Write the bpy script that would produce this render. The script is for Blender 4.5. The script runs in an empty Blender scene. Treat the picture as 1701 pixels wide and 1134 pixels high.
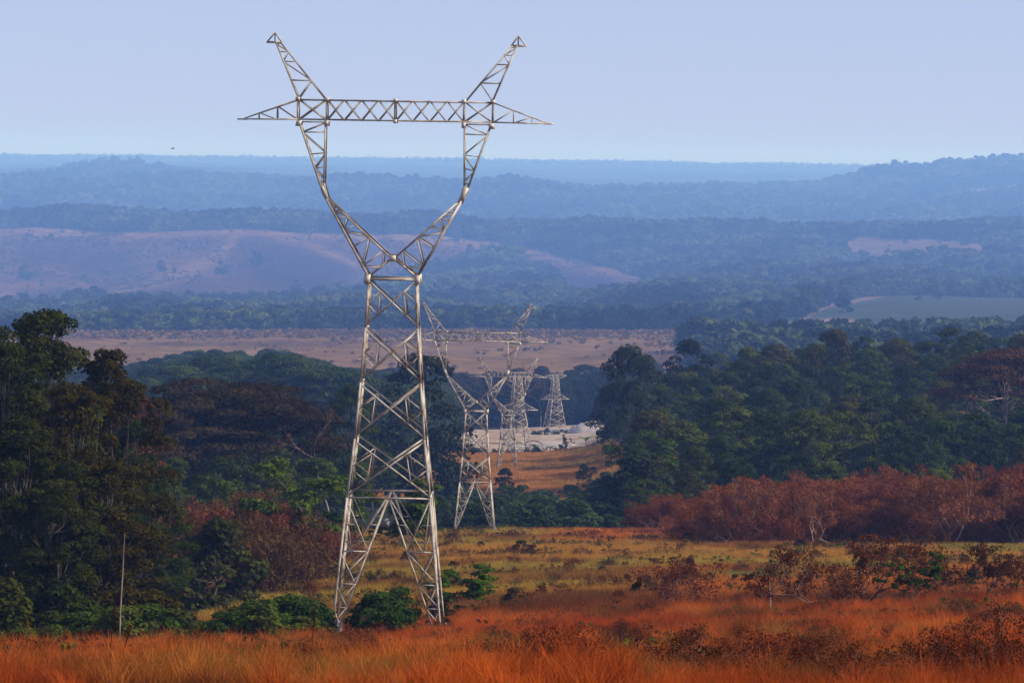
import bpy, math, random
import numpy as np
from mathutils import Vector, Matrix

random.seed(7)
rng = np.random.default_rng(11)
sc = bpy.context.scene
COL = sc.collection

# ------------------------------------------------------------------ camera
F_PX, W_PX, H_PX = 6000.0, 1701.0, 1134.0
PITCH = math.atan((567 - 265) / F_PX)
ROLL = 0.0157
fwd = np.array([0, math.cos(PITCH), -math.sin(PITCH)])
up0 = np.array([0, math.sin(PITCH), math.cos(PITCH)])
rt0 = np.array([1.0, 0, 0])
RT = rt0 * math.cos(ROLL) + up0 * math.sin(ROLL)
UP = -rt0 * math.sin(ROLL) + up0 * math.cos(ROLL)
cam = bpy.data.cameras.new("camera")
cam.lens = F_PX / W_PX * 36.0
cam.sensor_width = 36.0
cam.clip_start = 0.5
cam.clip_end = 90000
co = bpy.data.objects.new("camera", cam)
COL.objects.link(co)
co.matrix_world = Matrix(((RT[0], UP[0], -fwd[0], 0), (RT[1], UP[1], -fwd[1], 0), (RT[2], UP[2], -fwd[2], 0), (0, 0, 0, 1)))
sc.camera = co

# ------------------------------------------------------------------ world, sun, exposure
SUN_EL, SUN_AZ = math.radians(34), math.radians(98)      # azimuth clockwise from +Y (view direction): from the right
w = bpy.data.worlds.new("World")
sc.world = w
w.use_nodes = True
nt = w.node_tree
nt.nodes.clear()
sky = nt.nodes.new("ShaderNodeTexSky")
sky.sky_type = 'NISHITA'
sky.sun_disc = False
sky.sun_elevation = SUN_EL
sky.sun_rotation = SUN_AZ
sky.air_density = 0.7
sky.dust_density = 0.3
sky.ozone_density = 2.0
hs = nt.nodes.new("ShaderNodeMix")
hs.data_type = 'RGBA'
hs.blend_type = 'MULTIPLY'
hs.inputs[0].default_value = 1.0
hs.inputs[7].default_value = (0.84, 0.82, 1.08, 1)
bg = nt.nodes.new("ShaderNodeBackground")
bg.inputs[1].default_value = 0.087
wo = nt.nodes.new("ShaderNodeOutputWorld")
nt.links.new(sky.outputs[0], hs.inputs[6])
veil = nt.nodes.new("ShaderNodeMix")                      # thin high haze whitens the clear sky
veil.data_type = 'RGBA'
veil.inputs[0].default_value = 0.72
veil.inputs[7].default_value = (3.35, 3.85, 5.5, 1)
nt.links.new(hs.outputs[2], veil.inputs[6])
nt.links.new(veil.outputs[2], bg.inputs[0])
nt.links.new(bg.outputs[0], wo.inputs[0])
sl = bpy.data.lights.new("sun", 'SUN')
sl.energy = 4.3
sl.angle = math.radians(0.6)
sl.color = (1.0, 0.91, 0.82)
so = bpy.data.objects.new("sun", sl)
COL.objects.link(so)
sd = Vector((math.sin(SUN_AZ) * math.cos(SUN_EL), math.cos(SUN_AZ) * math.cos(SUN_EL), math.sin(SUN_EL)))
so.rotation_euler = sd.to_track_quat('Z', 'Y').to_euler()
so.location = (0, 0, 200)
sc.view_settings.view_transform = 'Standard'
sc.view_settings.look = 'None'
sc.view_settings.exposure = 0.7
sc.view_settings.gamma = 1.0
sc.cycles.use_denoising = True
sc.cycles.max_bounces = 6
sc.cycles.diffuse_bounces = 2
sc.cycles.transmission_bounces = 2
sc.cycles.volume_bounces = 1
HAZE_DENSITY = 0.64e-4
HAZE_COLOR = (0.23, 0.44, 1.0, 1)

# ------------------------------------------------------------------ picture <-> place
def pt(px, py, D):
    r = RT * ((px - 850.5) / F_PX) + UP * ((567 - py) / F_PX) + fwd
    return r * (D / r[1])

def proj(x, y, z):
    a = x * RT[0] + y * RT[1] + z * RT[2]
    b = x * UP[0] + y * UP[1] + z * UP[2]
    c = x * fwd[0] + y * fwd[1] + z * fwd[2]
    return 850.5 + F_PX * a / c, 567 - F_PX * b / c

# ------------------------------------------------------------------ noise
def vnoise(x, y, seed=0):
    x = np.asarray(x, float); y = np.asarray(y, float)
    xi = np.floor(x).astype(np.int64); yi = np.floor(y).astype(np.int64)
    fx = x - xi; fy = y - yi
    fx = fx * fx * (3 - 2 * fx); fy = fy * fy * (3 - 2 * fy)
    def h(a, b):
        n = (a * 374761393 + b * 668265263 + seed * 1442695041) & 0xffffffff
        n = ((n ^ (n >> 13)) * 1274126177) & 0xffffffff
        return ((n ^ (n >> 16)) & 0xffff) / 65535.0
    return (h(xi, yi) * (1 - fx) + h(xi + 1, yi) * fx) * (1 - fy) + (h(xi, yi + 1) * (1 - fx) + h(xi + 1, yi + 1) * fx) * fy

def fbm(x, y, s, seed=0, octv=4):
    t = 0; a = 0.5; n = 0
    for k in range(octv):
        t = t + a * vnoise(x / s, y / s, seed + k); n += a
        a *= .5; s *= .5
    return t / n

def sstep(a, b, x):
    t = np.clip((x - a) / (b - a), 0, 1)
    return t * t * (3 - 2 * t)

# ------------------------------------------------------------------ terrain heights
COLS = [-700, 0, 300, 560, 740, 860, 1000, 1130, 1400, 1700, 2400]
ROWS = [
 (100,  [1150, 1150, 1150, 1150, 1150, 1150, 1150, 1150, 1150, 1150, 1150]),
 (150,  [1118, 1118, 1118, 1120, 1121, 1121, 1120, 1118, 1114, 1108, 1100]),
 (200,  [1103, 1103, 1100, 1098, 1098, 1096, 1092, 1088, 1082, 1076, 1070]),
 (250,  [1096, 1096, 1090, 1084, 1080, 1068, 1062, 1058, 1052, 1046, 1040]),
 (290,  [1098, 1096, 1084, 1070, 1062, 1052, 1040, 1036, 1030, 1024, 1020]),
 (325,  [1104, 1098, 1074, 1054, 1044, 1026, 1018, 1014, 1008, 1002, 1000]),
 (400,  [1100, 1092, 1050, 1012, 1000, 992, 985, 980, 976, 970, 960]),
 (500,  [1070, 1050, 995, 968, 960, 955, 950, 946, 942, 938, 930]),
 (600,  [1010, 990, 940, 925, 920, 918, 916, 916, 915, 914, 910]),
 (720,  [940, 925, 892, 887, 884, 883, 884, 888, 895, 900, 900]),
 (800,  [900, 885, 870, 880, 892, 894, 890, 872, 872, 875, 870]),
 (900,  [850, 838, 836, 862, 884, 886, 880, 836, 834, 834, 830]),
 (1000, [812, 806, 806, 842, 868, 872, 866, 805, 798, 796, 790]),
 (1100, [785, 782, 785, 822, 846, 850, 848, 770, 760, 758, 750]),
 (1200, [762, 760, 765, 800, 818, 820, 818, 736, 722, 720, 712]),
 (1320, [742, 740, 748, 775, 780, 778, 776, 704, 690, 684, 676]),
 (1450, [725, 722, 730, 756, 763, 763, 760, 676, 662, 654, 646]),
 (1571, [712, 710, 718, 748, 757, 757, 752, 668, 654, 645, 640]),
 (1700, [700, 698, 706, 738, 748, 746, 741, 668, 655, 648, 640]),
 (1900, [690, 686, 692, 718, 728, 727, 724, 700, 662, 655, 650]),
 (2200, [672, 668, 672, 700, 714, 714, 712, 686, 650, 642, 636]),
 (2450, [655, 650, 655, 686, 700, 702, 700, 676, 640, 630, 625]),
 (2800, [628, 624, 628, 645, 655, 655, 652, 640, 625, 615, 610]),
 (3300, [596, 594, 596, 600, 605, 606, 605, 600, 598, 590, 585]),
 (3900, [570, 570, 570, 570, 572, 573, 573, 572, 568, 565, 560]),
 (4300, [554, 553, 552, 552, 553, 554, 554, 554, 552, 552, 550]),
 (4700, [556, 553, 550, 550, 552, 553, 552, 548, 530, 530, 530]),
 (5100, [540, 540, 535, 532, 534, 538, 536, 520, 491, 492, 495]),
 (5500, [524, 524, 520, 517, 520, 524, 520, 500, 496, 498, 500]),
 (6000, [496, 494, 488, 486, 486, 491, 486, 475, 470, 480, 480]),
 (6500, [430, 428, 425, 432, 445, 455, 450, 445, 438, 440, 440]),
 (7000, [376, 377, 378, 383, 398, 415, 405, 402, 402, 398, 400]),
 (7500, [368, 368, 376, 382, 378, 385, 380, 382, 388, 382, 382]),
 (8200, [400, 400, 400, 400, 400, 400, 400, 400, 400, 400, 400]),
 (9500, [372, 372, 372, 372, 375, 378, 380, 378, 378, 372, 372]),
 (11000, [313, 312, 313, 315, 318, 322, 324, 323, 337, 341, 331]),
 (12800, [320, 316, 304, 320, 326, 330, 333, 332, 318, 292, 290]),
 (14500, [292, 292, 286, 298, 304, 306, 312, 310, 316, 308, 308]),
 (17500,[272, 275, 274, 280, 280, 285, 284, 289, 291, 297, 303]),
 (21000,[264, 263, 266, 268, 269, 271, 273, 276, 280, 285, 290]),
 (27000,[258, 262, 266, 269, 271, 273, 275, 277, 281, 286, 295]),
]
NU = 341
UG = np.linspace(-0.34, 0.34, NU)
LD = []
ZU = []
for D, ys in ROWS:
    P = np.array([pt(c, y, D) for c, y in zip(COLS, ys)])
    LD.append(math.log(D))
    s = np.interp(UG, P[:, 0] / D, P[:, 2])
    k = np.exp(-0.5 * (np.arange(-14, 15) / 5.0) ** 2); k /= k.sum()
    ZU.append(np.convolve(np.pad(s, 14, mode='edge'), k, 'valid'))
for D, z in ((60, -10.6), (35, -6.6), (15, -3.6), (4, -1.9), (1, -1.7)):
    LD.insert(0, math.log(D)); ZU.insert(0, np.full(NU, z))
LD = np.array(LD); ZU = np.array(ZU)
LG = np.linspace(LD[0], LD[-1], 1400)
ZG = np.array([np.interp(LG, LD, ZU[:, j]) for j in range(NU)]).T
k = np.exp(-0.5 * (np.arange(-12, 13) / 3.6) ** 2); k /= k.sum()
ZG = np.apply_along_axis(lambda c: np.convolve(np.pad(c, 12, mode='edge'), k, 'valid'), 0, ZG)

# single hills and dips: (picture x, distance, height in picture px, half-width px, relative depth)
for hx, hd, hp, hw_, hl in ((215, 13200, 24, 75, .05), (100, 12900, 8, 60, .05), (1610, 12400, 20, 120, .05), (1460, 12000, 9, 50, .04), (1760, 12600, 10, 90, .05),
    (430, 10900, -6, 45, .04), (560, 10900, 8, 50, .04), (860, 11000, 6, 60, .04), (950, 11200, -6, 35, .04), (1150, 10900, 8, 70, .04), (40, 10800, 8, 70, .05), (300, 11400, 8, 60, .03), (1300, 11200, -8, 60, .04),
    (140, 7500, 10, 80, .03), (330, 7500, -5, 70, .03), (520, 7500, -9, 60, .03), (720, 7500, 12, 60, .03), (1010, 7500, 9, 90, .03), (1230, 7500, -6, 70, .03), (1480, 7500, 6, 80, .03), (1640, 7500, 7, 60, .03),
    (400, 6950, 10, 120, .035), (180, 6300, -14, 55, .03), (470, 6350, 14, 70, .035), (330, 6000, 10, 60, .03), (60, 6200, 10, 60, .03), (800, 6500, 14, 80, .04), (640, 6200, -14, 50, .03), (1000, 6300, 14, 60, .03), (1250, 6400, 16, 90, .04), (1430, 6500, -12, 60, .04), (1560, 6400, 14, 80, .04),
    (240, 5200, 12, 90, .03), (110, 5250, -8, 60, .03), (600, 5150, 14, 110, .03), (860, 5200, -10, 70, .03), (1050, 5200, 12, 90, .03), (1250, 5300, -6, 60, .03), (1500, 5000, 8, 130, .04)):
    dd0 = np.exp(LG)[:, None]; uu0 = UG[None, :] - (hx - 850) / F_PX
    ZG += dd0 / F_PX * hp * np.exp(-(uu0 * F_PX / hw_) ** 2 / 2) * np.exp(-((LG[:, None] - math.log(hd)) / hl) ** 2 / 2)

def ground(x, D):
    x = np.asarray(x, float); D = np.maximum(np.asarray(D, float), 1.0)
    i = (np.log(D) - LG[0]) / (LG[1] - LG[0]); j = (x / D - UG[0]) / (UG[1] - UG[0])
    i = np.clip(i, 0, len(LG) - 1.001); j = np.clip(j, 0, NU - 1.001)
    a = i.astype(int); b = j.astype(int); fa = i - a; fb = j - b
    z = (ZG[a, b] * (1 - fb) + ZG[a, b + 1] * fb) * (1 - fa) + (ZG[a + 1, b] * (1 - fb) + ZG[a + 1, b + 1] * fb) * fa
    amp = np.interp(D, [20, 120, 700, 1500, 3000, 4500, 6000, 12000, 27000], [.05, .35, .5, .8, 1.5, 7, 23, 42, 8])
    scl = np.interp(D, [20, 700, 3000, 6000, 12000], [1, 1, 1, 1, 1])
    near = fbm(x, D, 24, 3) - .5
    far = fbm(x, D, 420, 9) - .5
    mixf = sstep(3500, 4700, D)
    return z + amp * 2 * (near * (1 - mixf) + far * mixf)

def stretch(D):
    """the far country lies deeper than the table above says: distance, width and height grow alike"""
    return 1 + .7 * sstep(3700, 6800, np.asarray(D, float))

def place(px, D):
    py = 900.0
    for _ in range(4):
        p = pt(px, py, D)
        z = float(ground(p[0], D))
        _, py = proj(p[0], D, z)
    return float(p[0]), float(D), z

# ------------------------------------------------------------------ materials
def mat(name):
    m = bpy.data.materials.new(name)
    m.use_nodes = True
    n = m.node_tree
    n.nodes.clear()
    return m, n, n.nodes, n.links

def nd(nodes, t, **kw):
    x = nodes.new(t)
    for k_, v in kw.items():
        setattr(x, k_, v)
    return x

def mixrgb(nodes, links, fac, a, b, mode='MIX'):
    m = nodes.new("ShaderNodeMix"); m.data_type = 'RGBA'; m.blend_type = mode
    for s, v in ((0, fac), (6, a), (7, b)):
        if isinstance(v, (int, float)): m.inputs[s].default_value = v
        elif isinstance(v, tuple): m.inputs[s].default_value = v if len(v) == 4 else (*v, 1)
        else: links.new(v, m.inputs[s])
    return m.outputs[2]

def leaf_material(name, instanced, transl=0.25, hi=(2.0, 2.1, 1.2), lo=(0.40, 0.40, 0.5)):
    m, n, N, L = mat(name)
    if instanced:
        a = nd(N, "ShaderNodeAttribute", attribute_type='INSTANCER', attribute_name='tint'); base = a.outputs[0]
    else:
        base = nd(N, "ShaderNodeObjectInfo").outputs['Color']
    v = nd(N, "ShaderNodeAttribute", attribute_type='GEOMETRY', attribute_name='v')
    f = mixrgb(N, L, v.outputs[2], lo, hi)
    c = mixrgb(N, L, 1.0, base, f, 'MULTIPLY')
    d = N.new("ShaderNodeBsdfDiffuse"); t = N.new("ShaderNodeBsdfTranslucent"); mx = N.new("ShaderNodeMixShader")
    L.new(c, d.inputs[0]); L.new(c, t.inputs[0]); mx.inputs[0].default_value = transl
    L.new(d.outputs[0], mx.inputs[1]); L.new(t.outputs[0], mx.inputs[2])
    o = N.new("ShaderNodeOutputMaterial"); L.new(mx.outputs[0], o.inputs[0])
    return m

def plain_material(name, c1, c2, scale=3.0, rough=.8, metal=0.0, detail=5, bump=0.0, c3=None):
    m, n, N, L = mat(name)
    tc = N.new("ShaderNodeTexCoord")
    no = nd(N, "ShaderNodeTexNoise"); no.inputs['Scale'].default_value = scale; no.inputs['Detail'].default_value = detail
    L.new(tc.outputs['Object'], no.inputs['Vector'])
    cr = N.new("ShaderNodeValToRGB"); L.new(no.outputs[0], cr.inputs[0])
    e = cr.color_ramp.elements
    e[0].position = .36; e[0].color = (*c1, 1); e[1].position = .66; e[1].color = (*c2, 1)
    if c3:
        x = e.new(.52); x.color = (*c3, 1)
    p = N.new("ShaderNodeBsdfPrincipled"); L.new(cr.outputs[0], p.inputs['Base Color'])
    p.inputs['Roughness'].default_value = rough; p.inputs['Metallic'].default_value = metal
    if bump:
        b = N.new("ShaderNodeBump"); b.inputs['Strength'].default_value = bump; L.new(no.outputs[0], b.inputs['Height']); L.new(b.outputs[0], p.inputs['Normal'])
    o = N.new("ShaderNodeOutputMaterial"); L.new(p.outputs[0], o.inputs[0])
    return m

M_LEAF = leaf_material("leaf", False, .22)
M_LEAF_I = leaf_material("leaf_scattered", True, .22)
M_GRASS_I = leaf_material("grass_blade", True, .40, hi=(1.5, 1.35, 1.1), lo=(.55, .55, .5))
M_GRASS = leaf_material("grass_stalk", False, .40)
M_BARK = plain_material("bark", (.022, .016, .011), (.06, .045, .032), 2.0, .9)
M_PALE = plain_material("pale_bark", (.13, .08, .055), (.36, .25, .18), .8, .85)
M_STEEL = plain_material("weathered_steel", (.17, .115, .075), (.46, .405, .32), .9, .85, 0.0, 8, c3=(.36, .31, .24))
M_PLATE = plain_material("gusset_steel", (.30, .24, .17), (.5, .45, .37), 1.5, .6, .2, 6)
M_SIGN = plain_material("sign_enamel", (.14, .135, .12), (.22, .21, .19), 4, .6)
M_SAND = plain_material("sand", (.28, .24, .215), (.38, .33, .30), .25, .95, 0, 8, .2)
M_SANDY = plain_material("quarry_floor", (.22, .12, .045), (.31, .25, .205), .06, .95, 0, 9, c3=(.27, .19, .13))
M_GRAVEL = plain_material("gravel", (.09, .095, .105), (.16, .165, .18), .6, .95, 0, 8, .3)
M_DARK = plain_material("dark_sheet", (.012, .011, .012), (.03, .028, .028), 1, .6)
M_TWIG = plain_material('twig_bark', (.07, .025, .015), (.20, .10, .065), 1.2, .9)
M_WOOD = plain_material("post_wood", (.10, .07, .05), (.2, .15, .11), 1, .9)

# ground material: colour laid per vertex (what grows or lies there, plus painted dome shading) times fine noise
M_GROUND, n_, N, L = mat("ground_cover")
a_ = nd(N, "ShaderNodeAttribute", attribute_type='GEOMETRY', attribute_name='cover')
g_ = N.new("ShaderNodeNewGeometry")
no1 = N.new("ShaderNodeTexNoise"); no1.inputs['Scale'].default_value = .02; no1.inputs['Detail'].default_value = 12; no1.inputs['Roughness'].default_value = .68
L.new(g_.outputs['Position'], no1.inputs['Vector'])
mr = N.new("ShaderNodeMapRange"); mr.inputs[1].default_value = .3; mr.inputs[2].default_value = .7; mr.inputs[3].default_value = .45; mr.inputs[4].default_value = 1.6
L.new(no1.outputs[0], mr.inputs[0])
vm = N.new("ShaderNodeVectorMath"); vm.operation = 'SCALE'
L.new(a_.outputs[1], vm.inputs[0]); L.new(mr.outputs[0], vm.inputs[3])
bs = N.new("ShaderNodeBsdfDiffuse"); L.new(vm.outputs[0], bs.inputs[0])
oo = N.new("ShaderNodeOutputMaterial"); L.new(bs.outputs[0], oo.inputs[0])

# ------------------------------------------------------------------ object helpers
def tag(o, label=None, cat=None, group=None, kind=None):
    if label: o["label"] = label
    if cat: o["category"] = cat
    if group: o["group"] = group
    if kind: o["kind"] = kind
    return o

def mesh_np(name, V, Fc, m, v=None, link=True, parent=None, smooth=False):
    V = np.asarray(V, np.float32); Fc = np.asarray(Fc, np.int32)
    me = bpy.data.meshes.new(name)
    k_ = Fc.shape[1]
    me.vertices.add(len(V)); me.vertices.foreach_set("co", V.ravel())
    me.loops.add(Fc.size); me.loops.foreach_set("vertex_index", Fc.ravel())
    me.polygons.add(len(Fc)); me.polygons.foreach_set("loop_start", np.arange(len(Fc), dtype=np.int32) * k_)
    if smooth: me.polygons.foreach_set("use_smooth", np.ones(len(Fc), bool))
    me.update(calc_edges=True)
    if v is not None:
        at = me.attributes.new("v", 'FLOAT', 'POINT'); at.data.foreach_set("value", np.asarray(v, np.float32))
    me.materials.append(m)
    o = bpy.data.objects.new(name, me)
    if link: COL.objects.link(o)
    if parent: o.parent = parent
    return o

def plates(parent, name, items, m):
    for c, ex, ey, ez in items:
        p = MB(); p.box(c, ex, ey, ez); p.build(name, m, parent)

class MB:
    def __init__(s): s.V = []; s.F = []; s.n = 0
    def add(s, V, F):
        s.V.append(np.asarray(V, float)); s.F.append(np.asarray(F, int) + s.n); s.n += len(V)
    def L(s, a, b, wd, out, t=None):
        """an angle-section steel member from a to b, its corner turned towards out"""
        a = np.array(a, float); b = np.array(b, float); d = b - a; ln = np.linalg.norm(d)
        if ln < 1e-6: return
        d /= ln; o = np.array(out, float); o = o - d * (o @ d)
        if np.linalg.norm(o) < 1e-3:
            o = np.cross(d, [0.3, .9, .1])
        o /= np.linalg.norm(o); q = np.cross(d, o)
        e1 = (-o + q) / math.sqrt(2); e2 = (-o - q) / math.sqrt(2); t = t or wd * .16
        prof = [(0, 0), (wd, 0), (wd, t), (t, t), (t, wd), (0, wd)]
        V = [p + e1 * x + e2 * y for p in (a, b) for x, y in prof]
        F = [(i, (i + 1) % 6, 6 + (i + 1) % 6, 6 + i) for i in range(6)]
        F += [(0, 3, 2, 1), (0, 5, 4, 3), (6, 7, 8, 9), (6, 9, 10, 11)]
        s.add(V, F)
    def box(s, c, ex, ey, ez):
        c = np.array(c, float); ex, ey, ez = (np.array(v, float) for v in (ex, ey, ez))
        V = [c + i * ex + j * ey + k_ * ez for i in (-1, 1) for j in (-1, 1) for k_ in (-1, 1)]
        s.add(V, [(0, 1, 3, 2), (4, 6, 7, 5), (0, 4, 5, 1), (2, 3, 7, 6), (0, 2, 6, 4), (1, 5, 7, 3)])
    def tube(s, P, R, k_=5):
        P = np.array(P, float); n = len(P); V = []
        for i in range(n):
            d = P[min(i + 1, n - 1)] - P[max(i - 1, 0)]; d = d / (np.linalg.norm(d) + 1e-9)
            u = np.cross(d, [0, 0, 1]); 
            if np.linalg.norm(u) < .15: u = np.cross(d, [1, 0, 0])
            u /= np.linalg.norm(u); q = np.cross(d, u)
            for a in range(k_):
                an = 2 * math.pi * a / k_
                V.append(P[i] + R[i] * (u * math.cos(an) + q * math.sin(an)))
        F = [(i * k_ + a, i * k_ + (a + 1) % k_, (i + 1) * k_ + (a + 1) % k_, (i + 1) * k_ + a) for i in range(n - 1) for a in range(k_)]
        s.add(V, F)
    def build(s, name, m, parent=None, link=True, smooth=False):
        return mesh_np(name, np.vstack(s.V), np.vstack(s.F), m, None, link, parent, smooth)

def empty(name, loc, label=None, cat=None, group=None, rz=0):
    o = bpy.data.objects.new(name, None); COL.objects.link(o)
    o.location = loc; o.rotation_euler = (0, 0, rz); o.empty_display_size = .5
    return tag(o, label, cat, group)

# ------------------------------------------------------------------ terrain mesh
def blob(px, py, pts_, soft=8):
    """distance-like mask of a polyline with radii, in picture pixels of the ground"""
    m = np.zeros_like(px)
    for (x0, y0, r0), (x1, y1, r1) in zip(pts_[:-1], pts_[1:]):
        dx, dy = x1 - x0, (y1 - y0)
        t = np.clip(((px - x0) * dx + (py - y0) * dy) / (dx * dx + dy * dy + 1e-9), 0, 1)
        d = np.hypot(px - x0 - t * dx, (py - y0 - t * dy) * 1.0); r = r0 + (r1 - r0) * t
        m = np.maximum(m, np.clip((r - d) / soft + .5, 0, 1))
    return m

def bare_masks(x, D):
    """where the far hills are bare: burnt hillside, tan fields, olive field, path"""
    z = ground(x, D)
    px, py = proj(x, D, z)
    wob = (fbm(x, D, 200, 21) - .5)
    px2 = px + wob * 60; py2 = py + wob * 12
    inb = (D > 5550) & (D < 7150)
    top = np.interp(px2, [-900, 0, 200, 400, 560, 700, 850, 1000, 1090, 1120], [372, 372, 385, 377, 386, 389, 405, 440, 470, 520])
    bot = np.interp(px2, [-900, 0, 30, 120, 330, 480, 600, 700, 720, 1000, 1120], [540, 524, 522, 506, 510, 506, 492, 466, 448, 512, 495])
    burnt = inb * sstep(-3, 3, py2 - top) * sstep(-3, 3, bot - py2) * (px2 < 1130)
    trees = blob(px, py, [(690, 500, 18), (760, 480, 40), (820, 470, 45), (900, 490, 32)], 8)
    burnt = burnt * (1 - trees)
    f1 = blob(px2, py2, [(1430, 418, 24), (1540, 415, 20), (1640, 420, 14)], 6) * inb
    f2 = np.maximum(blob(px2, py2, [(1100, 470, 5), (1160, 484, 4)], 3), blob(px2, py2, [(1640, 474, 4), (1800, 470, 5)], 3)) * ((D > 5000) & (D < 7000))
    olive = (D > 4450) & (D < 5350)
    topo = np.interp(px, [1200, 1300, 1370, 1480, 1560, 1700, 1900], [560, 545, 505, 484, 482, 488, 490])
    olive = olive * sstep(-2, 3, py - topo) * (px > 1260)
    f3 = (blob(px, py, [(1310, 538, 3), (1400, 534, 6), (1450, 545, 5)], 4) + blob(px, py, [(0, 510, 3), (30, 515, 4)], 4)) * (D > 4400) * (D < 6000)
    far = ((D > 9300) & (D < 13500)) * np.maximum(np.maximum(blob(px, py, [(0, 322, 6), (50, 322, 3)], 5), blob(px, py, [(1580, 325, 8), (1700, 315, 9)], 5)), blob(px, py, [(1435, 320, 3), (1460, 320, 2)], 3))
    return px, py, burnt, f1, f2, olive, f3, far

C = lambda *a: np.array(a)
def cover_colour(x, D):
    px, py, burnt, f1, f2, olive, f3, far = bare_masks(x, D)
    n1 = fbm(x, D, 14, 5)[:, None]; n2 = fbm(x, D, 60, 6)[:, None]; n3 = fbm(x, D * .5, 380, 31, 5)[:, None]
    c = C(.07, .024, .010) * (1 - n1) + C(.14, .05, .018) * n1                        # orange soil and litter
    mid = (sstep(340, 430, D) * (1 - sstep(700, 760, D)))[:, None]
    c = c * (1 - mid) + (C(.11, .065, .022) * n2 + C(.09, .045, .016) * (1 - n2)) * mid
    val = (sstep(760, 800, D) * (1 - sstep(1130, 1200, D)))[:, None]
    c = c * (1 - val) + C(.018, .02, .01) * val
    slope = (sstep(1130, 1200, D) * (1 - sstep(1500, 1560, D)))[:, None]
    c = c * (1 - slope) + (C(.17, .085, .035) * n2 + C(.11, .055, .025) * (1 - n2)) * slope
    forest = (sstep(1560, 1600, D) * (1 - sstep(2850, 3000, D)))[:, None]
    c = c * (1 - forest) + C(.025, .025, .015) * forest
    plat = (sstep(2850, 3000, D) * (1 - sstep(4350, 4420, D)))[:, None]
    tan = sstep(.35, .65, fbm(x, D, 300, 15))[:, None]
    pl = C(.135, .080, .036) * tan + C(.075, .047, .028) * (1 - tan)
    c = c * (1 - plat) + pl * plat
    hill = sstep(4350, 4420, D)[:, None]
    c = c * (1 - hill) + C(.018, .024, .013) * hill
    st = sstep(.52, .66, n3) * sstep(.3, .7, fbm(x, D, 45, 77)[:, None])
    bc = C(.046, .025, .026) * (1 - st) + C(.10, .054, .036) * st
    burnt_shade = blob(px, py, [(440, 440, 30), (560, 455, 34)], 26)[:, None] + blob(px, py, [(60, 430, 22), (200, 440, 26)], 26)[:, None] * .7 + blob(px, py, [(900, 460, 16), (1010, 480, 18)], 14)[:, None]
    bc = bc * (1 - .55 * np.clip(burnt_shade, 0, 1) * C(1, 1, .6))  # darker burnt zones, with the dome's shaded side put into the colour
    rim = sstep(14, 3, np.abs(py - np.interp(px, [0, 200, 400, 560, 700, 850], [376, 388, 381, 390, 392, 408])))[:, None] * (D < 7200)[:, None]
    spur = blob(px, py, [(400, 380, 6), (360, 430, 9), (250, 470, 8)], 9)[:, None] + blob(px, py, [(420, 382, 5), (520, 408, 6), (590, 440, 5)], 8)[:, None] + blob(px, py, [(700, 390, 5), (850, 412, 5), (980, 440, 5), (1110, 474, 5)], 8)[:, None]
    spur = np.clip(spur, 0, 1) * (.35 + .65 * n1)
    g = np.clip(np.maximum(rim * .8, spur) , 0, 1)
    bc = bc * (1 - g) + C(.13, .074, .042) * g
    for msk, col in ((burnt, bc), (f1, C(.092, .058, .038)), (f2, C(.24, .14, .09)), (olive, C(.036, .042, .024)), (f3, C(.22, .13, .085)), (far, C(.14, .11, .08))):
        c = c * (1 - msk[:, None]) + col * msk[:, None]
    edge = (((py - np.interp(px, [1200, 1300, 1370, 1480, 1560, 1700, 1900], [560, 545, 505, 484, 482, 488, 490])) < 7) * olive)[:, None]
    c = c * (1 - edge * .7) + C(.15, .09, .06) * edge * .7
    worn = blob(px, py, [(1005, 1066, 8), (1066, 1070, 8)], 12)[:, None] * (D < 400)[:, None]
    c = c * (1 - worn) + C(.26, .13, .065) * worn
    return c

def terrain(name, D0, D1, nd_, nu_, u0=-.33, u1=.33):
    Ds = np.exp(np.linspace(math.log(D0), math.log(D1), nd_)); us = np.linspace(u0, u1, nu_)
    uu, dd = np.meshgrid(us, Ds); wide = 1 + 3.0 * np.exp(-dd / 60.0)
    x = (uu * dd * wide).ravel(); d = dd.ravel(); z = ground(x, d)
    i = np.arange((nd_ - 1) * nu_).reshape(nd_ - 1, nu_)[:, :-1].ravel()
    Fc = np.stack([i, i + 1, i + nu_ + 1, i + nu_], 1)
    o = mesh_np(name, np.stack([x, d, z], 1) * stretch(d)[:, None], Fc, M_GROUND, smooth=True)
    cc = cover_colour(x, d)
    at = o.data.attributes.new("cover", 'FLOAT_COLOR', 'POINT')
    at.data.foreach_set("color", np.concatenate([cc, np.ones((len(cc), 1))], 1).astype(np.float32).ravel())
    return tag(o, kind="structure")

terrain("ground", 2.0, 4380.0, 620, 320)
terrain("hills", 4380.0, 27000.0, 520, 520)

# quarry floor: a draped sheet with a ragged outline
def draped(name, outline_fn, D0, D1, x0, x1, nx, ny, m, lift=.25):
    X, Y = np.meshgrid(np.linspace(x0, x1, nx), np.linspace(D0, D1, ny))
    x = X.ravel(); d = Y.ravel(); z = ground(x, d) + lift
    keep = outline_fn(x, d) > 0
    i = np.arange((ny - 1) * nx).reshape(ny - 1, nx)[:, :-1].ravel()
    Fc = np.stack([i, i + 1, i + nx + 1, i + nx], 1)
    Fc = Fc[keep[Fc].all(1)]
    used = np.unique(Fc); remap = np.full(len(x), -1); remap[used] = np.arange(len(used))
    return tag(mesh_np(name, np.stack([x, d, z], 1)[used], remap[Fc], m, smooth=True), kind="structure")

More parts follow.
